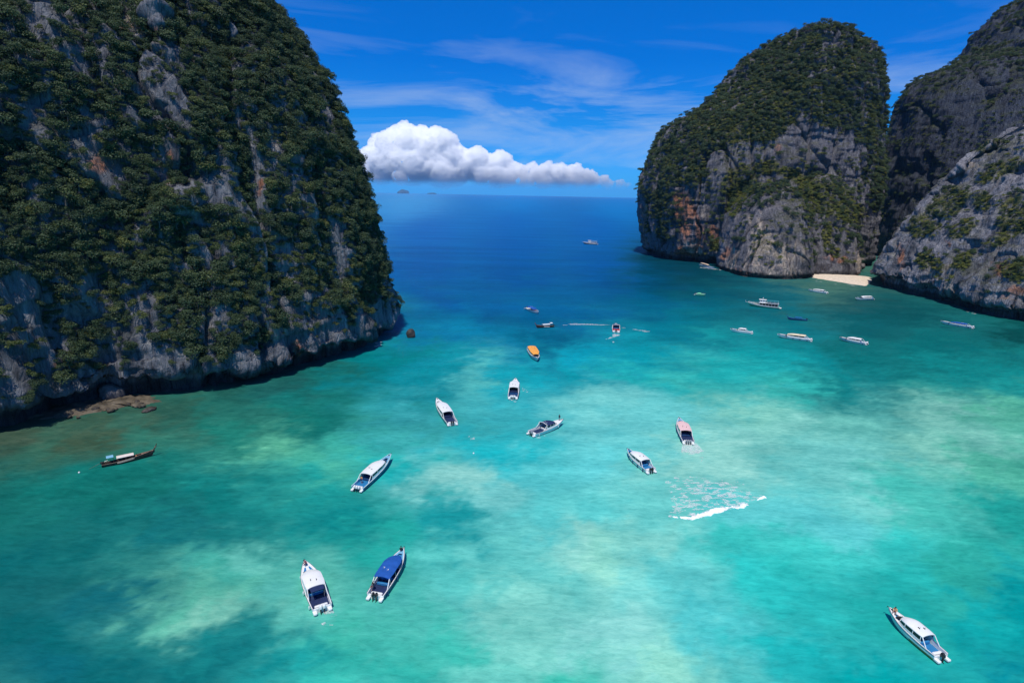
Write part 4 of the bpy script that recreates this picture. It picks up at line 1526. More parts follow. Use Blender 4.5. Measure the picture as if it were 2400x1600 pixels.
    for k in range(fenders):
        t = 0.10 + 0.62 * k / max(1, fenders - 1)
        for sg in (1, -1):
            y = sg * (H.half(t) + 0.10)
            MB().tube([(H.x(t), y, H.sheer(t) - 0.15), (H.x(t), y, H.sheer(t) - 0.28), (H.x(t), y, H.sheer(t) - 0.72), (H.x(t), y, H.sheer(t) - 0.82)], [0.05, 0.11, 0.11, 0.04], 7).build('fender', PAL[fender], root)
    root['length'] = round(L, 2)
    return root, H


def longtail(bow, stern, label, hull='wood', rim='woodl', canopy='cloth', canopy_x=(-0.22, 0.10), stern_canopy=None, side_cloth=None, W=None, cat='longtail boat', group='longtail boats in the bay', up=1.9, Lmin=0):
    a, b = at(*bow, 1.6), at(*stern, 0.4)
    d = a - b
    d.z = 0
    L = max(d.length, Lmin)
    W = W or L * 0.17
    c = (a + b) / 2
    root = empty('longtail_boat', (c.x, c.y, 0), math.atan2(d.y, d.x))
    tag(root, label, cat, group)
    H = Hull(L, W, 0.62, 1.5, 0.30, 0.22, 0.05, 1.7, 0.70)
    H.mesh(30).build('hull', PAL[hull], root)
    # tall swept stem
    m = MB()
    m.tube([(H.x(0.90), 0, 0.75), (H.x(0.98), 0, 1.45), (H.x(1.0) + 0.28, 0, up + 0.25), (H.x(1.0) + 0.55, 0, up + 0.95)], [0.16, 0.15, 0.11, 0.07], 6)
    m.build('stem_post', PAL[hull], root)
    MB().tube([(H.x(1.0) + 0.2, 0, up + 0.10), (H.x(1.0) + 0.33, 0, up + 0.38)], [0.17, 0.15], 7).build('stem_ribbon', PAL['red' if hull == 'brown' else rim], root)
    ra, rb = H.rail(0.0, 0.97, 0.03, -0.02)
    MB().tube(ra, 0.06, 5).tube(rb, 0.06, 5).build('gunwale', PAL[rim], root)

    def fd(u, v):
        t = 0.74 + 0.24 * u
        return (H.x(t), (v * 2 - 1) * max(H.half(t) - 0.08, 0.02), H.sheer(t) - 0.02)
    MB().slab(fd, 7, 5, 0.06).build('foredeck', PAL[rim], root)
    for k in range(4):
        t = 0.36 + 0.09 * k
        MB().rbox((H.x(t), 0, H.sheer(t) - 0.12), (0.13, H.half(t) - 0.09, 0.05)).build('thwart', PAL[rim], root)

    def cover(x0, x1, h, colr, nm):
        w = H.half(H.t((x0 + x1) / 2)) * 0.98

        def rf(u, v):
            y = v * 2 - 1
            return (x0 + (x1 - x0) * u, y * w, h + 0.14 * (1 - y * y))
        MB().slab(rf, 8, 9, 0.05).build(nm, PAL[colr], root)
        for sg in (1, -1):
            for u in (0.05, 0.5, 0.95):
                x = x0 + (x1 - x0) * u
                MB().tube([(x, sg * (w - 0.1), H.sheer(H.t(x)) - 0.1), (x, sg * (w - 0.05), h - 0.03)], 0.03, 5).build('canopy_post', PAL['wood'], root)
    cover(canopy_x[0] * L, canopy_x[1] * L, 1.55, canopy, 'canopy')
    if stern_canopy:
        cover(-0.40 * L, -0.27 * L, 2.05, stern_canopy, 'stern_canopy')
    if side_cloth:
        for sg in (1, -1):
            def sc(u, v):
                t = 0.28 + 0.32 * u
                return (H.x(t), sg * (H.half(t) + 0.03), H.sheer(t) + 0.06 - 0.38 * v)
            MB().grid(sc, 10, 3).build('side_cloth', PAL[side_cloth], root)
    e = MB().rbox((H.x(0.02), 0, 0.95), (0.42, 0.24, 0.24), 0.5).build('engine', PAL['dark'], root)
    MB().tube([(H.x(0.0) - 0.3, 0, 0.85), (H.x(0.0) - 2.3, 0.1, 0.12)], [0.06, 0.04], 6).build('drive_shaft', PAL['dark'], e)
    MB().tube([(H.x(0.04), 0, 1.05), (H.x(0.12), 0.1, 1.25)], 0.03, 5).build('tiller', PAL['grey'], e)
    return root, H


def deckboat(bow, stern, label, hull='green', band='white', house='white', canopy='teal', low='dark', group=None, W=None, mast=True, rows=4):
    """two-deck excursion boat"""
    a, b = at(*bow, 1.8), at(*stern, 0.6)
    d = a - b
    d.z = 0
    L = min(max(d.length, 15.0), 26.0)
    W = W or L * 0.24
    c = (a + b) / 2
    root = empty('excursion_boat', (c.x, c.y, 0), math.atan2(d.y, d.x))
    tag(root, label, 'excursion boat', group)
    s = L / 20.0
    H = Hull(L, W, 1.15 * s, 2.5 * s, 0.42, 0.75 * s, 0.10, 2.0, 0.88)
    H.mesh(28).build('hull', PAL[hull], root)
    H.band(0.0, 0.97, 0.70, 0.97, 0.02).build('hull_stripe', PAL[band], root)
    ra, rb = H.rail(0.0, 0.985, 0.02, 0.03)
    MB().tube(ra, 0.09, 5).tube(rb, 0.09, 5).build('rubbing_rail', PAL['white'], root)

    def fd(u, v):
        t = 0.60 + 0.385 * u
        return (H.x(t), (v * 2 - 1) * max(H.half(t) - 0.10, 0.02), H.sheer(t) - 0.05)
    MB().slab(fd, 10, 5, 0.08).build('foredeck', PAL['woodl'], root)
    hw = W / 2 * 0.80
    x0, x1 = H.x(0.05), H.x(0.62)
    zd = 1.2 * s
    zt = 3.1 * s
    MB().rbox(((x0 + x1) / 2, 0, (zd + zt) / 2), ((x1 - x0) / 2, hw * 0.92, (zt - zd) / 2), 0.18, 16, 5).build('lower_cabin', PAL[low], root)
    for sg in (1, -1):
        for k in range(rows + 2):
            x = x0 + (x1 - x0) * (k + 0.5) / (rows + 2)
            w = MB().rbox((x, sg * hw * 0.93, zd + 1.15 * s), (0.55 * s, 0.05, 0.42 * s), 0.3, 8, 5).build('window', PAL['glass'], root)
        for k in range(rows + 3):
            x = x0 + (x1 - x0) * k / (rows + 2)
            MB().tube([(x, sg * hw, zd - 0.1), (x, sg * hw, zt)], 0.06, 5).build('deck_post', PAL[band], root)

    def dk(u, v):
        return (x0 - 0.3 + (x1 - x0 + 0.8) * u, (v * 2 - 1) * hw * (1.06 - 0.2 * max(0, u - 0.8) * 5 * 0.3), zt + 0.12)
    MB().slab(dk, 9, 4, 0.14).build('upper_deck', PAL[house], root)
    # wheelhouse
    wx0, wx1 = H.x(0.44), H.x(0.62)
    MB().rbox(((wx0 + wx1) / 2, 0, zt + 0.95 * s), ((wx1 - wx0) / 2, hw * 0.72, 0.88 * s), 0.2, 16, 7, 0.10).build('wheelhouse', PAL[house], root)
    for sg in (1, -1):
        for k in range(2):
            MB().rbox((wx0 + (wx1 - wx0) * (0.3 + 0.42 * k), sg * hw * 0.70, zt + 1.2 * s), (0.36 * s, 0.06, 0.30 * s), 0.3, 8, 5).build('wheelhouse_window', PAL['glass'], root)
    MB().rbox((wx1 - 0.06, 0, zt + 1.2 * s), (0.10, hw * 0.52, 0.30 * s), 0.3, 8, 5).build('front_window', PAL['glass'], root)

    def wr(u, v):
        y = v * 2 - 1
        return (wx0 - 0.4 + (wx1 - wx0 + 0.9) * u, y * hw * 0.86, zt + 2.02 * s + 0.08 * (1 - y * y))
    MB().slab(wr, 6, 5, 0.12).build('wheelhouse_roof', PAL[house], root)

    def cr(u, v):
        y = v * 2 - 1
        return (x0 - 0.2 + (wx0 - 0.5 - x0) * u, y * hw * 0.98, zt + 1.75 * s + 0.10 * (1 - y * y))
    MB().slab(cr, 8, 5, 0.08).build('canopy', PAL[canopy], root)
    for sg in (1, -1):
        for u in (0.03, 0.35, 0.68, 0.97):
            p = Vector(cr(u, 0.5 + sg * 0.47))
            MB().tube([(p.x, p.y, zt), (p.x, p.y, p.z - 0.05)], 0.05, 5).build('canopy_post', PAL[band], root)
        rl = [(x0 - 0.2, sg * hw, zt + 0.8 * s), (wx0, sg * hw, zt + 0.8 * s)]
        MB().tube(rl, 0.04, 5).build('railing', PAL[band], root)
        n = 12
        pts = [(H.x(0.62 + 0.35 * i / n), sg * (H.half(0.62 + 0.35 * i / n) - 0.05), H.sheer(0.62 + 0.35 * i / n) + 0.7 * s) for i in range(n + 1)]
        mb = MB().tube(pts, 0.04, 5)
        for i in range(0, n + 1, 3):
            mb.tube([pts[i], (pts[i][0], pts[i][1], pts[i][2] - 0.7 * s)], 0.03, 4)
        mb.build('bow_railing', PAL[band], root)
    for k in range(rows):
        MB().rbox((x0 + 1.2 * s + k * 1.5 * s, 0, zt + 0.42 * s), (0.28 * s, hw * 0.7, 0.22 * s)).build('deck_bench', PAL['mblue'], root)
    if mast:
        m = MB().tube([((wx0 + wx1) / 2, 0, zt + 2.0 * s), ((wx0 + wx1) / 2, 0, zt + 3.6 * s)], 0.06, 5)
        m.rbox(((wx0 + wx1) / 2, 0, zt + 3.0 * s), (0.22, 0.22, 0.16), 0.7)
        m.build('mast', PAL['white'], root)
    MB().tube([(H.x(0.97), 0, H.sheer(0.97)), (H.x(1.0) + 1.2 * s, 0, H.sheer(1.0) + 0.1), (H.x(1.0) + 1.3 * s, 0, H.sheer(1.0) + 1.3 * s)], 0.06, 5).build('bowsprit', PAL[band], root)
    MB().rbox((H.x(0) - 0.5 * s, 0, 0.45), (0.7 * s, W * 0.36, 0.10), 0.3).build('stern_platform', PAL[band], root)
    return root, H


# ---- the fleet
speedboat('speedboat', (916.6, 1067), (838, 1147), 'white-roofed speedboat with pale blue hull and three white outboards', W=3.0, hull='lblue', band='dblue', roof='white', deck='lblue', pit='mblue', motors=3, motor='white', roof_x=(-0.27, 0.22), cushions='dblue')
speedboat('speedboat', (714, 1317), (755, 1428), 'all-white motorboat with two blue foredeck hatches and small blue stern awning', W=3.1, roof='white', roof_x=(-0.22, 0.20), motors=2, motor='white', well=False, pit='navy', fenders=3, fender='white', win='white', cushions='mblue')
speedboat('speedboat', (947, 1287), (880, 1400), 'speedboat under a long ribbed blue canvas roof', W=3.0, band='dblue', roof='blue', roof_x=(-0.29, 0.25), ribs=4, motors=2, motor='dark', deck='lblue', cushions='mblue', pit='navy', fenders=3, open_roof=True, fender='dblue')
speedboat('speedboat', (1023, 936), (1060, 994), 'white-roofed speedboat with dark motors and a dark blue lower hull, left of the middle', band=None, band2='dblue', roof='white', motors=2, pit='navy', cushions='navy', roof_x=(-0.24, 0.27))
speedboat('speedboat', (1208.5, 889), (1202, 933), 'white speedboat seen from astern between two small splashes', roof='white', motors=3, motor='white', pit='dblue', roof_x=(-0.20, 0.27), cushions='navy')
speedboat('cabin_cruiser', (1320, 985), (1246, 1018), 'silver-white cruiser with a navy cloth top and stern arch', 'cabin cruiser', None, W=3.2, roof='navy', roof_x=(-0.16, 0.17), arch=True, motors=2, motor='grey', well=False, pit='navy', cushions='white', win='glass', fenders=2, fender='white')
speedboat('speedboat', (1470, 1054), (1525, 1105), 'white speedboat with long dark side windows and black outboards, beside the pink-roofed boat', W=2.9, roof='white', motors=2, roof_x=(-0.28, 0.26), fenders=4, cushions='mblue', deck='mblue')
speedboat('speedboat', (1591, 981), (1613, 1038), 'pink-roofed speedboat leaving a white wash astern', roof='pink', motors=3, motor='grey', band='mblue', deck='lblue', cushions='dblue', pit='navy', fenders=4, fender='dblue', roof_x=(-0.25, 0.25))
speedboat('speedboat', (2082, 1427), (2204, 1542), 'white-roofed speedboat with yellow stern band, alone in the lower right water', W=2.5, roof='white', roof_x=(-0.26, 0.20), motors=1, band='white', band2='yel', pit='mblue', cushions='mblue', fender='dblue')
speedboat('speedboat', (1262, 731), (1235, 723), 'small white speedboat with a bright blue canvas top, farther out than the dark longtail', roof='blue', open_roof=True, motors=2, W=3.4, Lk=1.0, roof_x=(-0.28, 0.22), pit='white', cushions='red')
speedboat('speedboat', (1443.5, 757.5), (1444, 779), 'white motorboat under way with a navy top and foaming wake', roof='navy', motors=2, pit='red', arch=True, W=3.6, Lk=0.8, roof_x=(-0.10, 0.22))
speedboat('tour_boat', (1262, 845), (1243, 818), 'orange-roofed tour boat with pale blue hull band, bow towards the viewer', 'tour boat', None, roof='orange', band='lblue', motors=2, W=3.6, roof_x=(-0.42, 0.24), roof_h=2.3, Lk=0.85, pit='navy')
speedboat('speedboat', (1674, 628.5), (1642, 621), 'low white boat under a peaked tan cover below the dome', roof='tan', open_roof=True, motors=1, W=3.0, roof_x=(-0.42, 0.10), roof_h=2.6, ribs=1)
speedboat('dinghy', (1653, 689.5), (1630, 690), 'bright green dinghy on dark water left of the excursion boat', 'dinghy', None, hull='lgreen', roof='lgreen', open_roof=True, roof_x=(-0.25, 0.1), roof_h=1.5, deck='lgreen', motors=1, horns=False, well=False, cushions='lgreen', W=2.6)
speedboat('speedboat', (1712, 771), (1761, 781), 'small white cruiser nearest the yellow-roofed boat on its left', roof='white', motors=2, motor='white', roof_x=(-0.24, 0.12), well=False)
speedboat('speedboat', (1822, 784), (1900, 798), 'long cream-yellow-roofed white speedboat', roof='cream', motors=2, motor='white', roof_x=(-0.34, 0.20), fenders=4, roof_h=2.3, W=3.4)
speedboat('speedboat', (1895, 679), (1938, 687), 'white speedboat just off the sand beach', roof='white', motors=2, motor='white', roof_x=(-0.34, 0.24), W=3.4)
speedboat('speedboat', (2005, 698.5), (2044, 700.5), 'white speedboat below the foot of the right cliff with blue stern', roof='white', motors=2, motor='mblue', roof_x=(-0.38, 0.16), band2='mblue')
speedboat('speedboat', (1968, 791), (2030, 806), 'white speedboat with long white roof, right of the yellow-roofed boat', roof='white', motors=3, motor='white', roof_x=(-0.32, 0.20), fenders=2, W=3.3)
speedboat('speedboat', (2205, 753), (2279, 768), 'long white speedboat with a low blue roof along the right cliff', roof='blue', motors=2, motor='white', roof_x=(-0.33, 0.18), roof_h=1.85, fenders=3, W=3.2)
lt1, lt1H = longtail((362, 1052), (238, 1090), 'brown wooden longtail with pale canopy and small blue-and-white stern awning', stern_canopy='lblue', side_cloth='tan')
lt2, lt2H = longtail((1256, 761), (1298, 764), 'dark maroon longtail with white canopy and white stern awning', hull='brown', canopy='white', canopy_x=(-0.26, 0.14), stern_canopy='white', side_cloth='cloth', W=2.0)
longtail((1846, 742), (1892, 750), 'dark longtail with blue canopy behind the yellow-roofed boat', hull='dblue', rim='mblue', canopy='blue', canopy_x=(-0.22, 0.14), W=1.9)
deckboat((1752, 709), (1827, 721), 'green and white two-deck excursion boat with mast and teal awning', group='two-deck excursion boats')
deckboat((1366, 568), (1400, 572), 'white two-deck excursion boat far out at sea', hull='brown', house='white', canopy='lblue', low='white', group='two-deck excursion boats', mast=False)

# small awning on the white motorboat with the hatches
mb_ = [o for o in bpy.data.objects if o.get('label', '').startswith('all-white motorboat')][0]


def aw(u, v):
    y = v * 2 - 1
    return (-3.75 + 1.15 * u, y * 1.0, 2.25 + 0.06 * (1 - y * y))


MB().slab(aw, 4, 5, 0.05).build('awning', PAL['navy'], mb_)
for sg in (1, -1):
    MB().tube([(-3.65, sg * 0.9, 0.9), (-3.65, sg * 0.9, 2.25)], 0.03, 5).build('awning_post', PAL['grey'], mb_)


# ------------------------------------------------------------------ people
SKIN = mat('skin', (0.36, 0.20, 0.13), 0.6)
HAIR = mat('black_hair', (0.012, 0.010, 0.009), 0.6)


def person(name_parent, local, face, pose, shirt, label, scale=1.0):
    """one continuous body grown over a jointed skeleton, then hair"""
    if pose == 'stand':
        J = {'pel': (0, 0, 0.92), 'wai': (0, 0, 1.10), 'che': (0.02, 0, 1.32), 'nec': (0.02, 0, 1.50), 'hea': (0.05, 0, 1.60), 'top': (0.05, 0, 1.70),
             'shl': (0.02, 0.19, 1.43), 'ell': (0.04, 0.27, 1.15), 'wrl': (0.14, 0.26, 0.92), 'hal': (0.17, 0.25, 0.83),
             'hil': (0, 0.10, 0.88), 'knl': (0.03, 0.12, 0.48), 'anl': (-0.01, 0.12, 0.08), 'tol': (0.15, 0.14, 0.03)}
    elif pose == 'sit':
        J = {'pel': (0, 0, 0.12), 'wai': (-0.02, 0, 0.30), 'che': (0.0, 0, 0.52), 'nec': (0.03, 0, 0.70), 'hea': (0.07, 0, 0.80), 'top': (0.07, 0, 0.90),
             'shl': (0.0, 0.19, 0.63), 'ell': (0.08, 0.26, 0.36), 'wrl': (0.30, 0.18, 0.32), 'hal': (0.39, 0.15, 0.31),
             'hil': (0.04, 0.10, 0.11), 'knl': (0.44, 0.15, 0.24), 'anl': (0.50, 0.14, -0.20), 'tol': (0.64, 0.15, -0.24)}
    else:   # crouching, bent over something
        J = {'pel': (0, 0, 0.32), 'wai': (0.06, 0, 0.46), 'che': (0.20, 0, 0.62), 'nec': (0.36, 0, 0.72), 'hea': (0.46, 0, 0.76), 'top': (0.52, 0, 0.84),
             'shl': (0.24, 0.19, 0.66), 'ell': (0.42, 0.24, 0.44), 'wrl': (0.60, 0.14, 0.30), 'hal': (0.67, 0.10, 0.24),
             'hil': (0.02, 0.11, 0.30), 'knl': (0.36, 0.22, 0.40), 'anl': (0.08, 0.16, 0.07), 'tol': (0.24, 0.20, 0.03)}
    rad = {'pel': 0.13, 'wai': 0.125, 'che': 0.145, 'nec': 0.055, 'hea': 0.095, 'top': 0.075, 'sh': 0.065, 'el': 0.045, 'wr': 0.032, 'ha': 0.036, 'hi': 0.095, 'kn': 0.062, 'an': 0.042, 'to': 0.034}
    for k in list(J):
        if k.endswith('l') and k[:2] in ('sh', 'el', 'wr', 'ha', 'hi', 'kn', 'an', 'to') and k != 'pel':
            x, y, z = J[k]
            J[k[:2] + 'r'] = (x, -y, z)
    names = list(J)
    E = [('pel', 'wai'), ('wai', 'che'), ('che', 'nec'), ('nec', 'hea'), ('hea', 'top')]
    for s_ in 'lr':
        E += [('che', 'sh' + s_), ('sh' + s_, 'el' + s_), ('el' + s_, 'wr' + s_), ('wr' + s_, 'ha' + s_), ('pel', 'hi' + s_), ('hi' + s_, 'kn' + s_), ('kn' + s_, 'an' + s_), ('an' + s_, 'to' + s_)]
    bm = bmesh.new()
    sl = bm.verts.layers.skin.verify()
    vs = {}
    for n in names:
        v = bm.verts.new(J[n])
        r_ = rad.get(n, rad.get(n[:2], 0.05))
        v[sl].radius = (r_, r_)
        if n == 'pel':
            v[sl].use_root = True
        vs[n] = v
    for a_, b_ in E:
        bm.edges.new((vs[a_], vs[b_]))
    me = bpy.data.meshes.new('body')
    bm.to_mesh(me)
    bm.free()
    tmp = link('body_tmp', me)
    tmp.modifiers.new('s', 'SKIN')
    sd = tmp.modifiers.new('d', 'SUBSURF')
    sd.levels = 1
    sd.render_levels = 1
    dg = bpy.context.evaluated_depsgraph_get()
    body = bpy.data.meshes.new_from_object(tmp.evaluated_get(dg))
    bpy.data.objects.remove(tmp)
    body.name = 'person'
    # hands: five bent fingers each; face: nose and ears
    mb = MB()
    for s_ in 'lr':
        w, h = Vector(J['wr' + s_]), Vector(J['ha' + s_])
        d = (h - w).normalized()
        side = d.cross(Vector((0, 0, 1)))
        if side.length < 0.05:
            side = Vector((0, 1, 0))
        side.normalize()
        dn = side.cross(d)
        for k in range(4):
            o = h + side * (k - 1.5) * 0.019
            ln = (0.062, 0.075, 0.070, 0.052)[k]
            mb.tube([o - d * 0.01, o + d * ln * 0.55, o + d * ln * 0.9 + dn * ln * 0.3], [0.010, 0.009, 0.007], 5)
        o = h - d * 0.04 + side * (0.035 if s_ == 'l' else -0.035)
        mb.tube([o, o + side * (0.03 if s_ == 'l' else -0.03) + d * 0.02, o + side * (0.035 if s_ == 'l' else -0.035) + d * 0.055], [0.013, 0.011, 0.008], 5)
    hd = Vector(J['hea'])
    mb.rbox((hd.x + 0.10, 0, hd.z), (0.020, 0.016, 0.026), 0.8, 8, 5)
    for sg in (1, -1):
        mb.rbox((hd.x, sg * 0.095, hd.z), (0.022, 0.012, 0.032), 0.8, 8, 5)
    bm = bmesh.new()
    bm.from_mesh(body)
    vv = [bm.verts.new(v) for v in mb.V]
    for f in mb.F:
        try:
            bm.faces.new([vv[i] for i in f])
        except ValueError:
            pass
    bm.to_mesh(body)
    bm.free()
    body.materials.clear()
    body.materials.append(SKIN)
    sm = shirt if isinstance(shirt, bpy.types.Material) else PAL[shirt]
    body.materials.append(sm)
    body.materials.append(PAL['navy'])
    nk = Vector(J['nec'])
    pl_ = Vector(J['pel'])
    up_ = (nk - pl_)
    for p in body.polygons:
        c_ = Vector(p.center)
        k_ = (c_ - pl_).dot(up_) / up_.length_squared
        dist = ((c_ - pl_) - up_ * max(0, min(1, k_))).length
        if 0.18 < k_ < 0.97 and dist < 0.33:
            p.material_index = 1
        elif dist < 0.34 and k_ <= 0.18:
            p.material_index = 2
        p.use_smooth = True
    o = bpy.data.objects.new('person', body)
    COL.objects.link(o)
    Mp = name_parent.matrix_basis
    o.matrix_basis = Mp @ Matrix.Translation(local) @ Matrix.Rotation(face, 4, 'Z') @ Matrix.Scale(scale, 4)
    tag(o, label, 'person', 'people on the boats')
    t_ = Vector(J['top'])
    MB().rbox((t_.x - 0.025, 0, t_.z - 0.02), (0.105, 0.098, 0.085), 0.85, 12, 7).build('hair', HAIR, o)
    return o


def boat(start):
    return [o for o in bpy.data.objects if o.get('label', '').startswith(start)][0]


SH_O = mat('orange_shirt', (0.75, 0.33, 0.14), 0.8)
SH_K = mat('dark_shirt', (0.02, 0.022, 0.03), 0.8)
SH_P = mat('maroon_shirt', (0.16, 0.04, 0.06), 0.8)
bo = boat('speedboat under a long ribbed blue')
Lb = bo['length']
person(bo, (Lb * 0.40, 0.05, 1.62), R(20), 'sit', SH_K, 'person in dark clothes sitting at the bow of the blue-canvas boat')
person(bo, (-Lb * 0.36, 1.05, 0.95), R(160), 'sit', SH_K, 'person in dark clothes perched on the port quarter of the blue-canvas boat')
bo = boat('all-white motorboat')
Lb = bo['length']
person(bo, (Lb * 0.36, 0.0, 1.60), R(40), 'crouch', SH_P, 'person in a maroon shirt crouching at the bow of the all-white motorboat')
bo = boat('white-roofed speedboat with yellow stern')
Lb = bo['length']
person(bo, (Lb * 0.38, -0.05, 1.52), R(120), 'sit', SH_O, 'person in an orange shirt sitting on the bow of the lower right speedboat')
bo = boat('white-roofed speedboat with pale blue hull')
Lb = bo['length']
person(bo, (-Lb * 0.33, 0.5, 0.46), R(180), 'stand', SH_O, 'person in an orange shirt in the stern of the pale blue speedboat')
bo = boat('silver-white cruiser')
Lb = bo['length']
person(bo, (Lb * 0.37, 0.0, 1.66), R(200), 'stand', SH_K, 'person in black standing on the foredeck of the silver-white cruiser', 0.95)
Ll = lt1H.L
person(lt1, (Ll * 0.145, 0.15, 0.35), R(0), 'sit', SH_O, 'person in an orange shirt sitting just ahead of the longtail canopy')
person(lt1, (Ll * 0.20, -0.2, 0.35), R(180), 'sit', SH_K, 'person in dark clothes sitting amidships in the brown longtail')

# ------------------------------------------------------------------ foam, wakes, breaking wave, buoys
M_FOAM = mat('sea_foam', (0.86, 0.88, 0.88), 0.9, spec=0.1)


def foam_film():
    """thin foam: bubbles with open water between them"""
    m = mat('foam_film', (0.86, 0.88, 0.88), 0.9, spec=0.1)
    t = m.node_tree
    geo = nd(t, 'ShaderNodeNewGeometry')
    n = nd(t, 'ShaderNodeTexNoise', inp={'Scale': 2.6, 'Detail': 6.0, 'Roughness': 0.7})
    t.links.new(geo.outputs['Position'], n.inputs['Vector'])
    r = ramp(t, [(0.36, (0.02, 0.02, 0.02)), (0.70, (0.72, 0.72, 0.72))])
    t.links.new(n.outputs['Fac'], r.inputs[0])
    tp = nd(t, 'ShaderNodeBsdfTransparent')
    mx = nd(t, 'ShaderNodeMixShader')
    t.links.new(r.outputs[0], mx.inputs[0])
    t.links.new(tp.outputs[0], mx.inputs[1])
    t.links.new(t.nodes['Principled BSDF'].outputs[0], mx.inputs[2])
    t.links.new(mx.outputs[0], t.nodes['Material Output'].inputs['Surface'])
    return m


M_FILM = foam_film()


def foam(region, label, cell=0.3, thr=0.15, stretch=(0.5, 1.4), seed=1, dens=None, z=0.05, turn=0.0):
    """flecks of foam inside a surveyed outline, each a small ragged raised patch"""
    pts = [at(*q) for q in region]
    xs, ys = [p.x for p in pts], [p.y for p in pts]
    X, Y = np.meshgrid(np.arange(min(xs), max(xs), cell), np.arange(min(ys), max(ys), cell))
    P = np.column_stack([X.ravel(), Y.ravel(), np.zeros(X.size)])
    px, py = survey(P)
    ins = np.zeros(len(P), bool)
    n = len(region)
    edge = np.full(len(P), 1e9)
    for i in range(n):
        x1_, y1_ = region[i]
        x2_, y2_ = region[(i + 1) % n]
        c_ = ((y1_ > py) != (y2_ > py)) & (px < (x2_ - x1_) * (py - y1_) / (y2_ - y1_ + 1e-9) + x1_)
        ins ^= c_
        tt = np.clip(((px - x1_) * (x2_ - x1_) + (py - y1_) * (y2_ - y1_)) / ((x2_ - x1_) ** 2 + (y2_ - y1_) ** 2 + 1e-9), 0, 1)
        edge = np.minimum(edge, np.hypot(px - x1_ - tt * (x2_ - x1_), py - y1_ - tt * (y2_ - y1_)))
    ca, sa = math.cos(turn), math.sin(turn)
    Q = np.column_stack([P[:, 0] * ca + P[:, 1] * sa, -P[:, 0] * sa + P[:, 1] * ca, P[:, 2]])
    f = fbm(Q * np.array([stretch[0], stretch[1], 1]) + seed * 3.7, 4, seed, 0.6)
    lim = np.full(len(P), thr) + 0.25 * (1 - sstep(0, 10, edge))
    if dens is not None:
        lim = lim + dens(px, py)
    keep = ins & (f > lim)
    K = P[keep]
    if len(K) == 0:
        return None
    r_ = np.random.default_rng(seed)
    V = np.repeat(K, 4, 0).reshape(-1, 4, 3)
    h = cell * 0.62
    V[:, :, :2] += np.array([[-h, -h], [h, -h], [h, h], [-h, h]]) + r_.uniform(-0.3, 0.3, (len(K), 4, 2)) * cell
    V[:, :, 2] = z + 0.10 * (f[keep] - lim[keep])[:, None] + r_.uniform(0, 0.02, (len(K), 1))
    F = np.arange(len(K) * 4).reshape(-1, 4)
    o = link('foam', mesh_np('foam', V.reshape(-1, 3), F), M_FILM)
    tag(o, label, kind='stuff')
    return o


def crest(line, label, w=1.6, h=0.55, seed=5):
    pts = [np.array(at(*q)) for q in line]
    P = np.array(pts)
    s_ = np.concatenate([[0], np.cumsum(np.linalg.norm(np.diff(P, axis=0), axis=1))])
    n = int(s_[-1] / 0.18) + 2
    q = np.linspace(0, s_[-1], n)
    C = np.stack([np.interp(q, s_, P[:, k]) for k in range(3)], 1)
    T = np.gradient(C, axis=0)
    T /= np.linalg.norm(T, axis=1, keepdims=True)
    S = np.stack([-T[:, 1], T[:, 0], np.zeros(n)], 1)
    m = 13
    env = sstep(0, 0.10, q / s_[-1]) * (1 - sstep(0.9, 1.0, q / s_[-1]) * 0.7) * np.clip(0.75 + 0.9 * fbm(C * 0.5, 4, seed + 7, 0.6), 0.12, 1.3)
    V = np.zeros((m, n, 3))
    for j in range(m):
        v = j / (m - 1) * 2 - 1
        V[j] = C + S * (v * w * (0.15 + 0.85 * env))[:, None]
        V[j, :, 2] = h * env * (1 - v * v) ** 0.7 - 0.04
    A = V.reshape(-1, 3)
    up = (A[:, 2] > 0).astype(float)
    A[:, 2] += up * 0.30 * fbm(A * 1.6, 3, seed, 0.6)
    A[:, :2] += (0.55 * np.stack([fbm(A * 0.9, 3, seed + 1), fbm(A * 0.9, 3, seed + 2)], 1))
    o = link('breaking_wave', mesh_np('breaking_wave', A, grid_faces(n, m)), M_FOAM, smooth=True)
    tag(o, label, kind='stuff')


crest([(1570, 1208), (1590, 1213), (1612, 1215), (1640, 1209), (1672, 1199), (1704, 1192), (1735, 1187), (1753, 1181)], 'white crest of a small wave breaking over the shallows', 0.75, 0.30)
crest([(1774, 1172), (1780, 1170), (1787, 1167), (1794, 1164)], 'short white wave tip right of the breaking wave', 0.32, 0.16, 9)
foam([(1570, 1200), (1612, 1206), (1672, 1192), (1755, 1174), (1757, 1184), (1704, 1196), (1640, 1214), (1608, 1220), (1566, 1212)], 'broken white edge along the breaking wave', 0.10, -0.12, (0.8, 1.2), 23, z=0.12)
foam([(1556, 1122), (1600, 1112), (1660, 1120), (1730, 1128), (1792, 1160), (1756, 1178), (1700, 1190), (1610, 1212), (1574, 1204), (1572, 1160)], 'ragged foam left behind the breaking wave', 0.12, 0.04, (0.8, 1.8), 3, lambda x, y: 0.25 * sstep(40, 90, (1205 - (x - 1570) * 0.15) - y) + 0.12 * sstep(1700, 1790, x), turn=R(8))
foam([(1600, 1039), (1632, 1039), (1646, 1055), (1638, 1063), (1596, 1060)], 'white wash churned up by the pink-roofed speedboat', 0.10, -0.9, (0.6, 0.6), 4)
foam([(1570, 1045), (1660, 1045), (1650, 1085), (1600, 1085)], 'thin foam trailing behind the pink-roofed speedboat', 0.2, 0.32, (0.5, 1.5), 6)
foam([(757, 1428), (778, 1425), (783, 1436), (760, 1440)], 'white wash behind the all-white motorboat', 0.09, -0.45, (0.9, 0.9), 7)
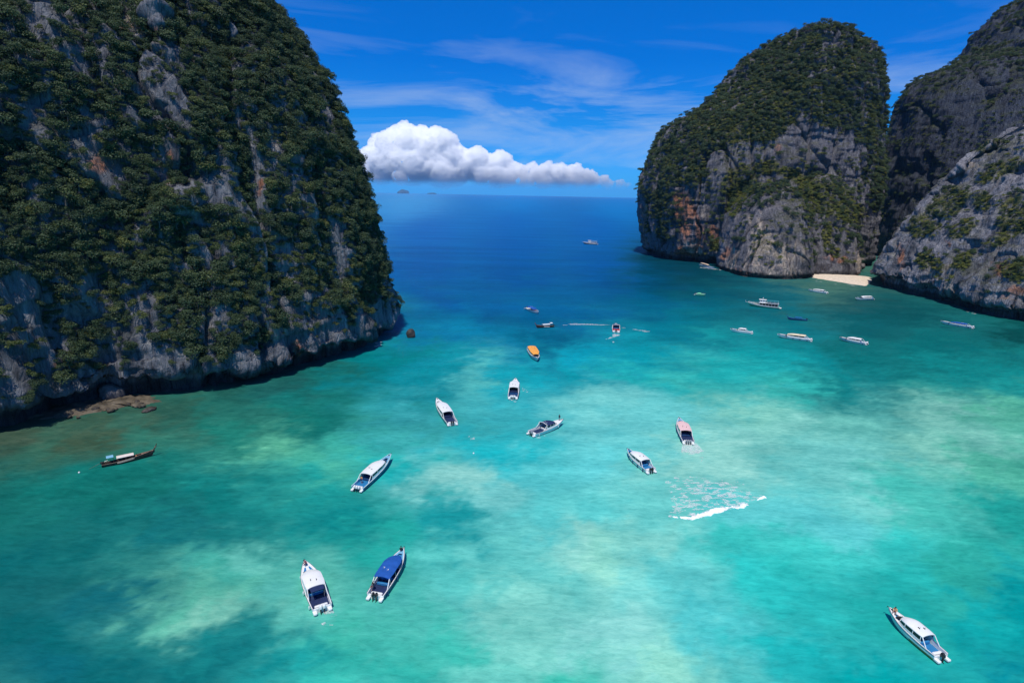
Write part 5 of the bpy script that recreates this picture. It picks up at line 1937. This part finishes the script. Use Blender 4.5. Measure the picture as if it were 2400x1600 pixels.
foam([(752, 1438), (792, 1430), (796, 1470), (752, 1478)], 'lacy foam trailing behind the all-white motorboat', 0.09, 0.16, (1.2, 1.6), 8)
foam([(1434, 779), (1452, 779), (1452, 786), (1424, 795), (1436, 786)], 'white wake behind the motorboat under way', 0.35, -0.25, (0.3, 0.3), 9)
foam([(1422, 790), (1450, 786), (1440, 803), (1420, 796)], 'broken foam at the end of the motorboat wake', 0.4, 0.12, (0.25, 0.4), 10)
foam([(1318, 761), (1345, 758), (1390, 758.5), (1432, 761.5), (1480, 768), (1560, 784), (1556, 786.5), (1478, 771), (1430, 764.5), (1388, 761.5), (1345, 761), (1320, 762.5)], 'thin line of foam along an old boat track', 0.3, -0.15, (0.10, 0.5), 11)
foam([(1172, 908), (1184, 906), (1186, 912), (1174, 914)], 'small splash left of the boat seen from astern', 0.2, 0.0, (0.8, 0.8), 12)
foam([(1222, 906), (1240, 911), (1238, 920), (1226, 918)], 'small splash right of the boat seen from astern', 0.2, 0.05, (0.8, 0.8), 13)
foam([(1190, 932), (1216, 933), (1214, 942), (1194, 943)], 'small wash at the stern of the boat seen from astern', 0.2, 0.15, (0.7, 0.9), 14)
foam([(1096, 1022), (1120, 1024), (1118, 1034), (1098, 1030)], 'pale floating patch of foam in open water', 0.18, 0.0, (0.8, 0.8), 15)
foam([(880, 800), (896, 798), (898, 812), (878, 814)], 'foam where the swell meets the headland corner', 0.3, 0.0, (0.6, 0.6), 16)
foam([(1643, 625), (1665, 627), (1690, 631), (1690, 633.5), (1640, 628)], 'foam line beside the tan-covered boat', 0.5, -0.2, (0.2, 0.4), 17)
foam([(2265, 728), (2288, 733), (2286, 737), (2264, 731)], 'small foam line where the swell meets the right cliff', 0.35, -0.1, (0.4, 0.4), 18)
foam([(1912, 657), (1960, 664), (2030, 671), (2030, 674), (1955, 667.5), (1912, 660)], 'thin edge of foam along the sand beach', 0.4, 0.05, (0.2, 0.5), 19)
foam([(1235, 1022), (1262, 1024), (1285, 1018), (1280, 1024), (1255, 1030), (1234, 1027)], 'foam at the waterline of the silver-white cruiser', 0.15, 0.05, (0.7, 1.0), 20)


def buoy(px, py, label):
    p = at(px, py, 0.1)
    root = empty('buoy', (p.x, p.y, 0))
    MB().rbox((0, 0, 0.12), (0.20, 0.20, 0.22), 0.95, 12, 9).build('float', PAL['white'], root)
    MB().tube([(0, 0, 0.30), (0, 0, 0.46)], 0.04, 6).build('eye', PAL['grey'], root)
    tag(root, label, 'buoy', 'white mooring buoys')


buoy(185.5, 1107, 'white mooring buoy behind the brown longtail')
buoy(1437, 802, 'white mooring buoy behind the moving motorboat')
buoy(1110, 1062, 'white mooring buoy right of the pale foam patch')


# ------------------------------------------------------------------ haze over the sea
def build_haze():
    m = bpy.data.materials.new('sea_haze')
    m.use_nodes = True
    t = m.node_tree
    t.nodes.clear()
    v = nd(t, 'ShaderNodeVolumePrincipled')
    v.inputs['Color'].default_value = (0.40, 0.66, 1.0, 1)
    v.inputs['Density'].default_value = 2.2e-5
    v.inputs['Anisotropy'].default_value = 0.2
    o = nd(t, 'ShaderNodeOutputMaterial')
    t.links.new(v.outputs[0], o.inputs['Volume'])
    bm = bmesh.new()
    bmesh.ops.create_cube(bm, size=1.0)
    me = bpy.data.meshes.new('haze')
    bm.to_mesh(me)
    bm.free()
    ob = link('haze', me, m)
    lo, hi = Vector((-31500, -400, -4)), Vector((31500, 30200, 420))
    ob.location = (lo + hi) / 2
    ob.scale = hi - lo
    tag(ob, 'thin blue sea haze over the bay and the open sea', kind='stuff')


build_haze()
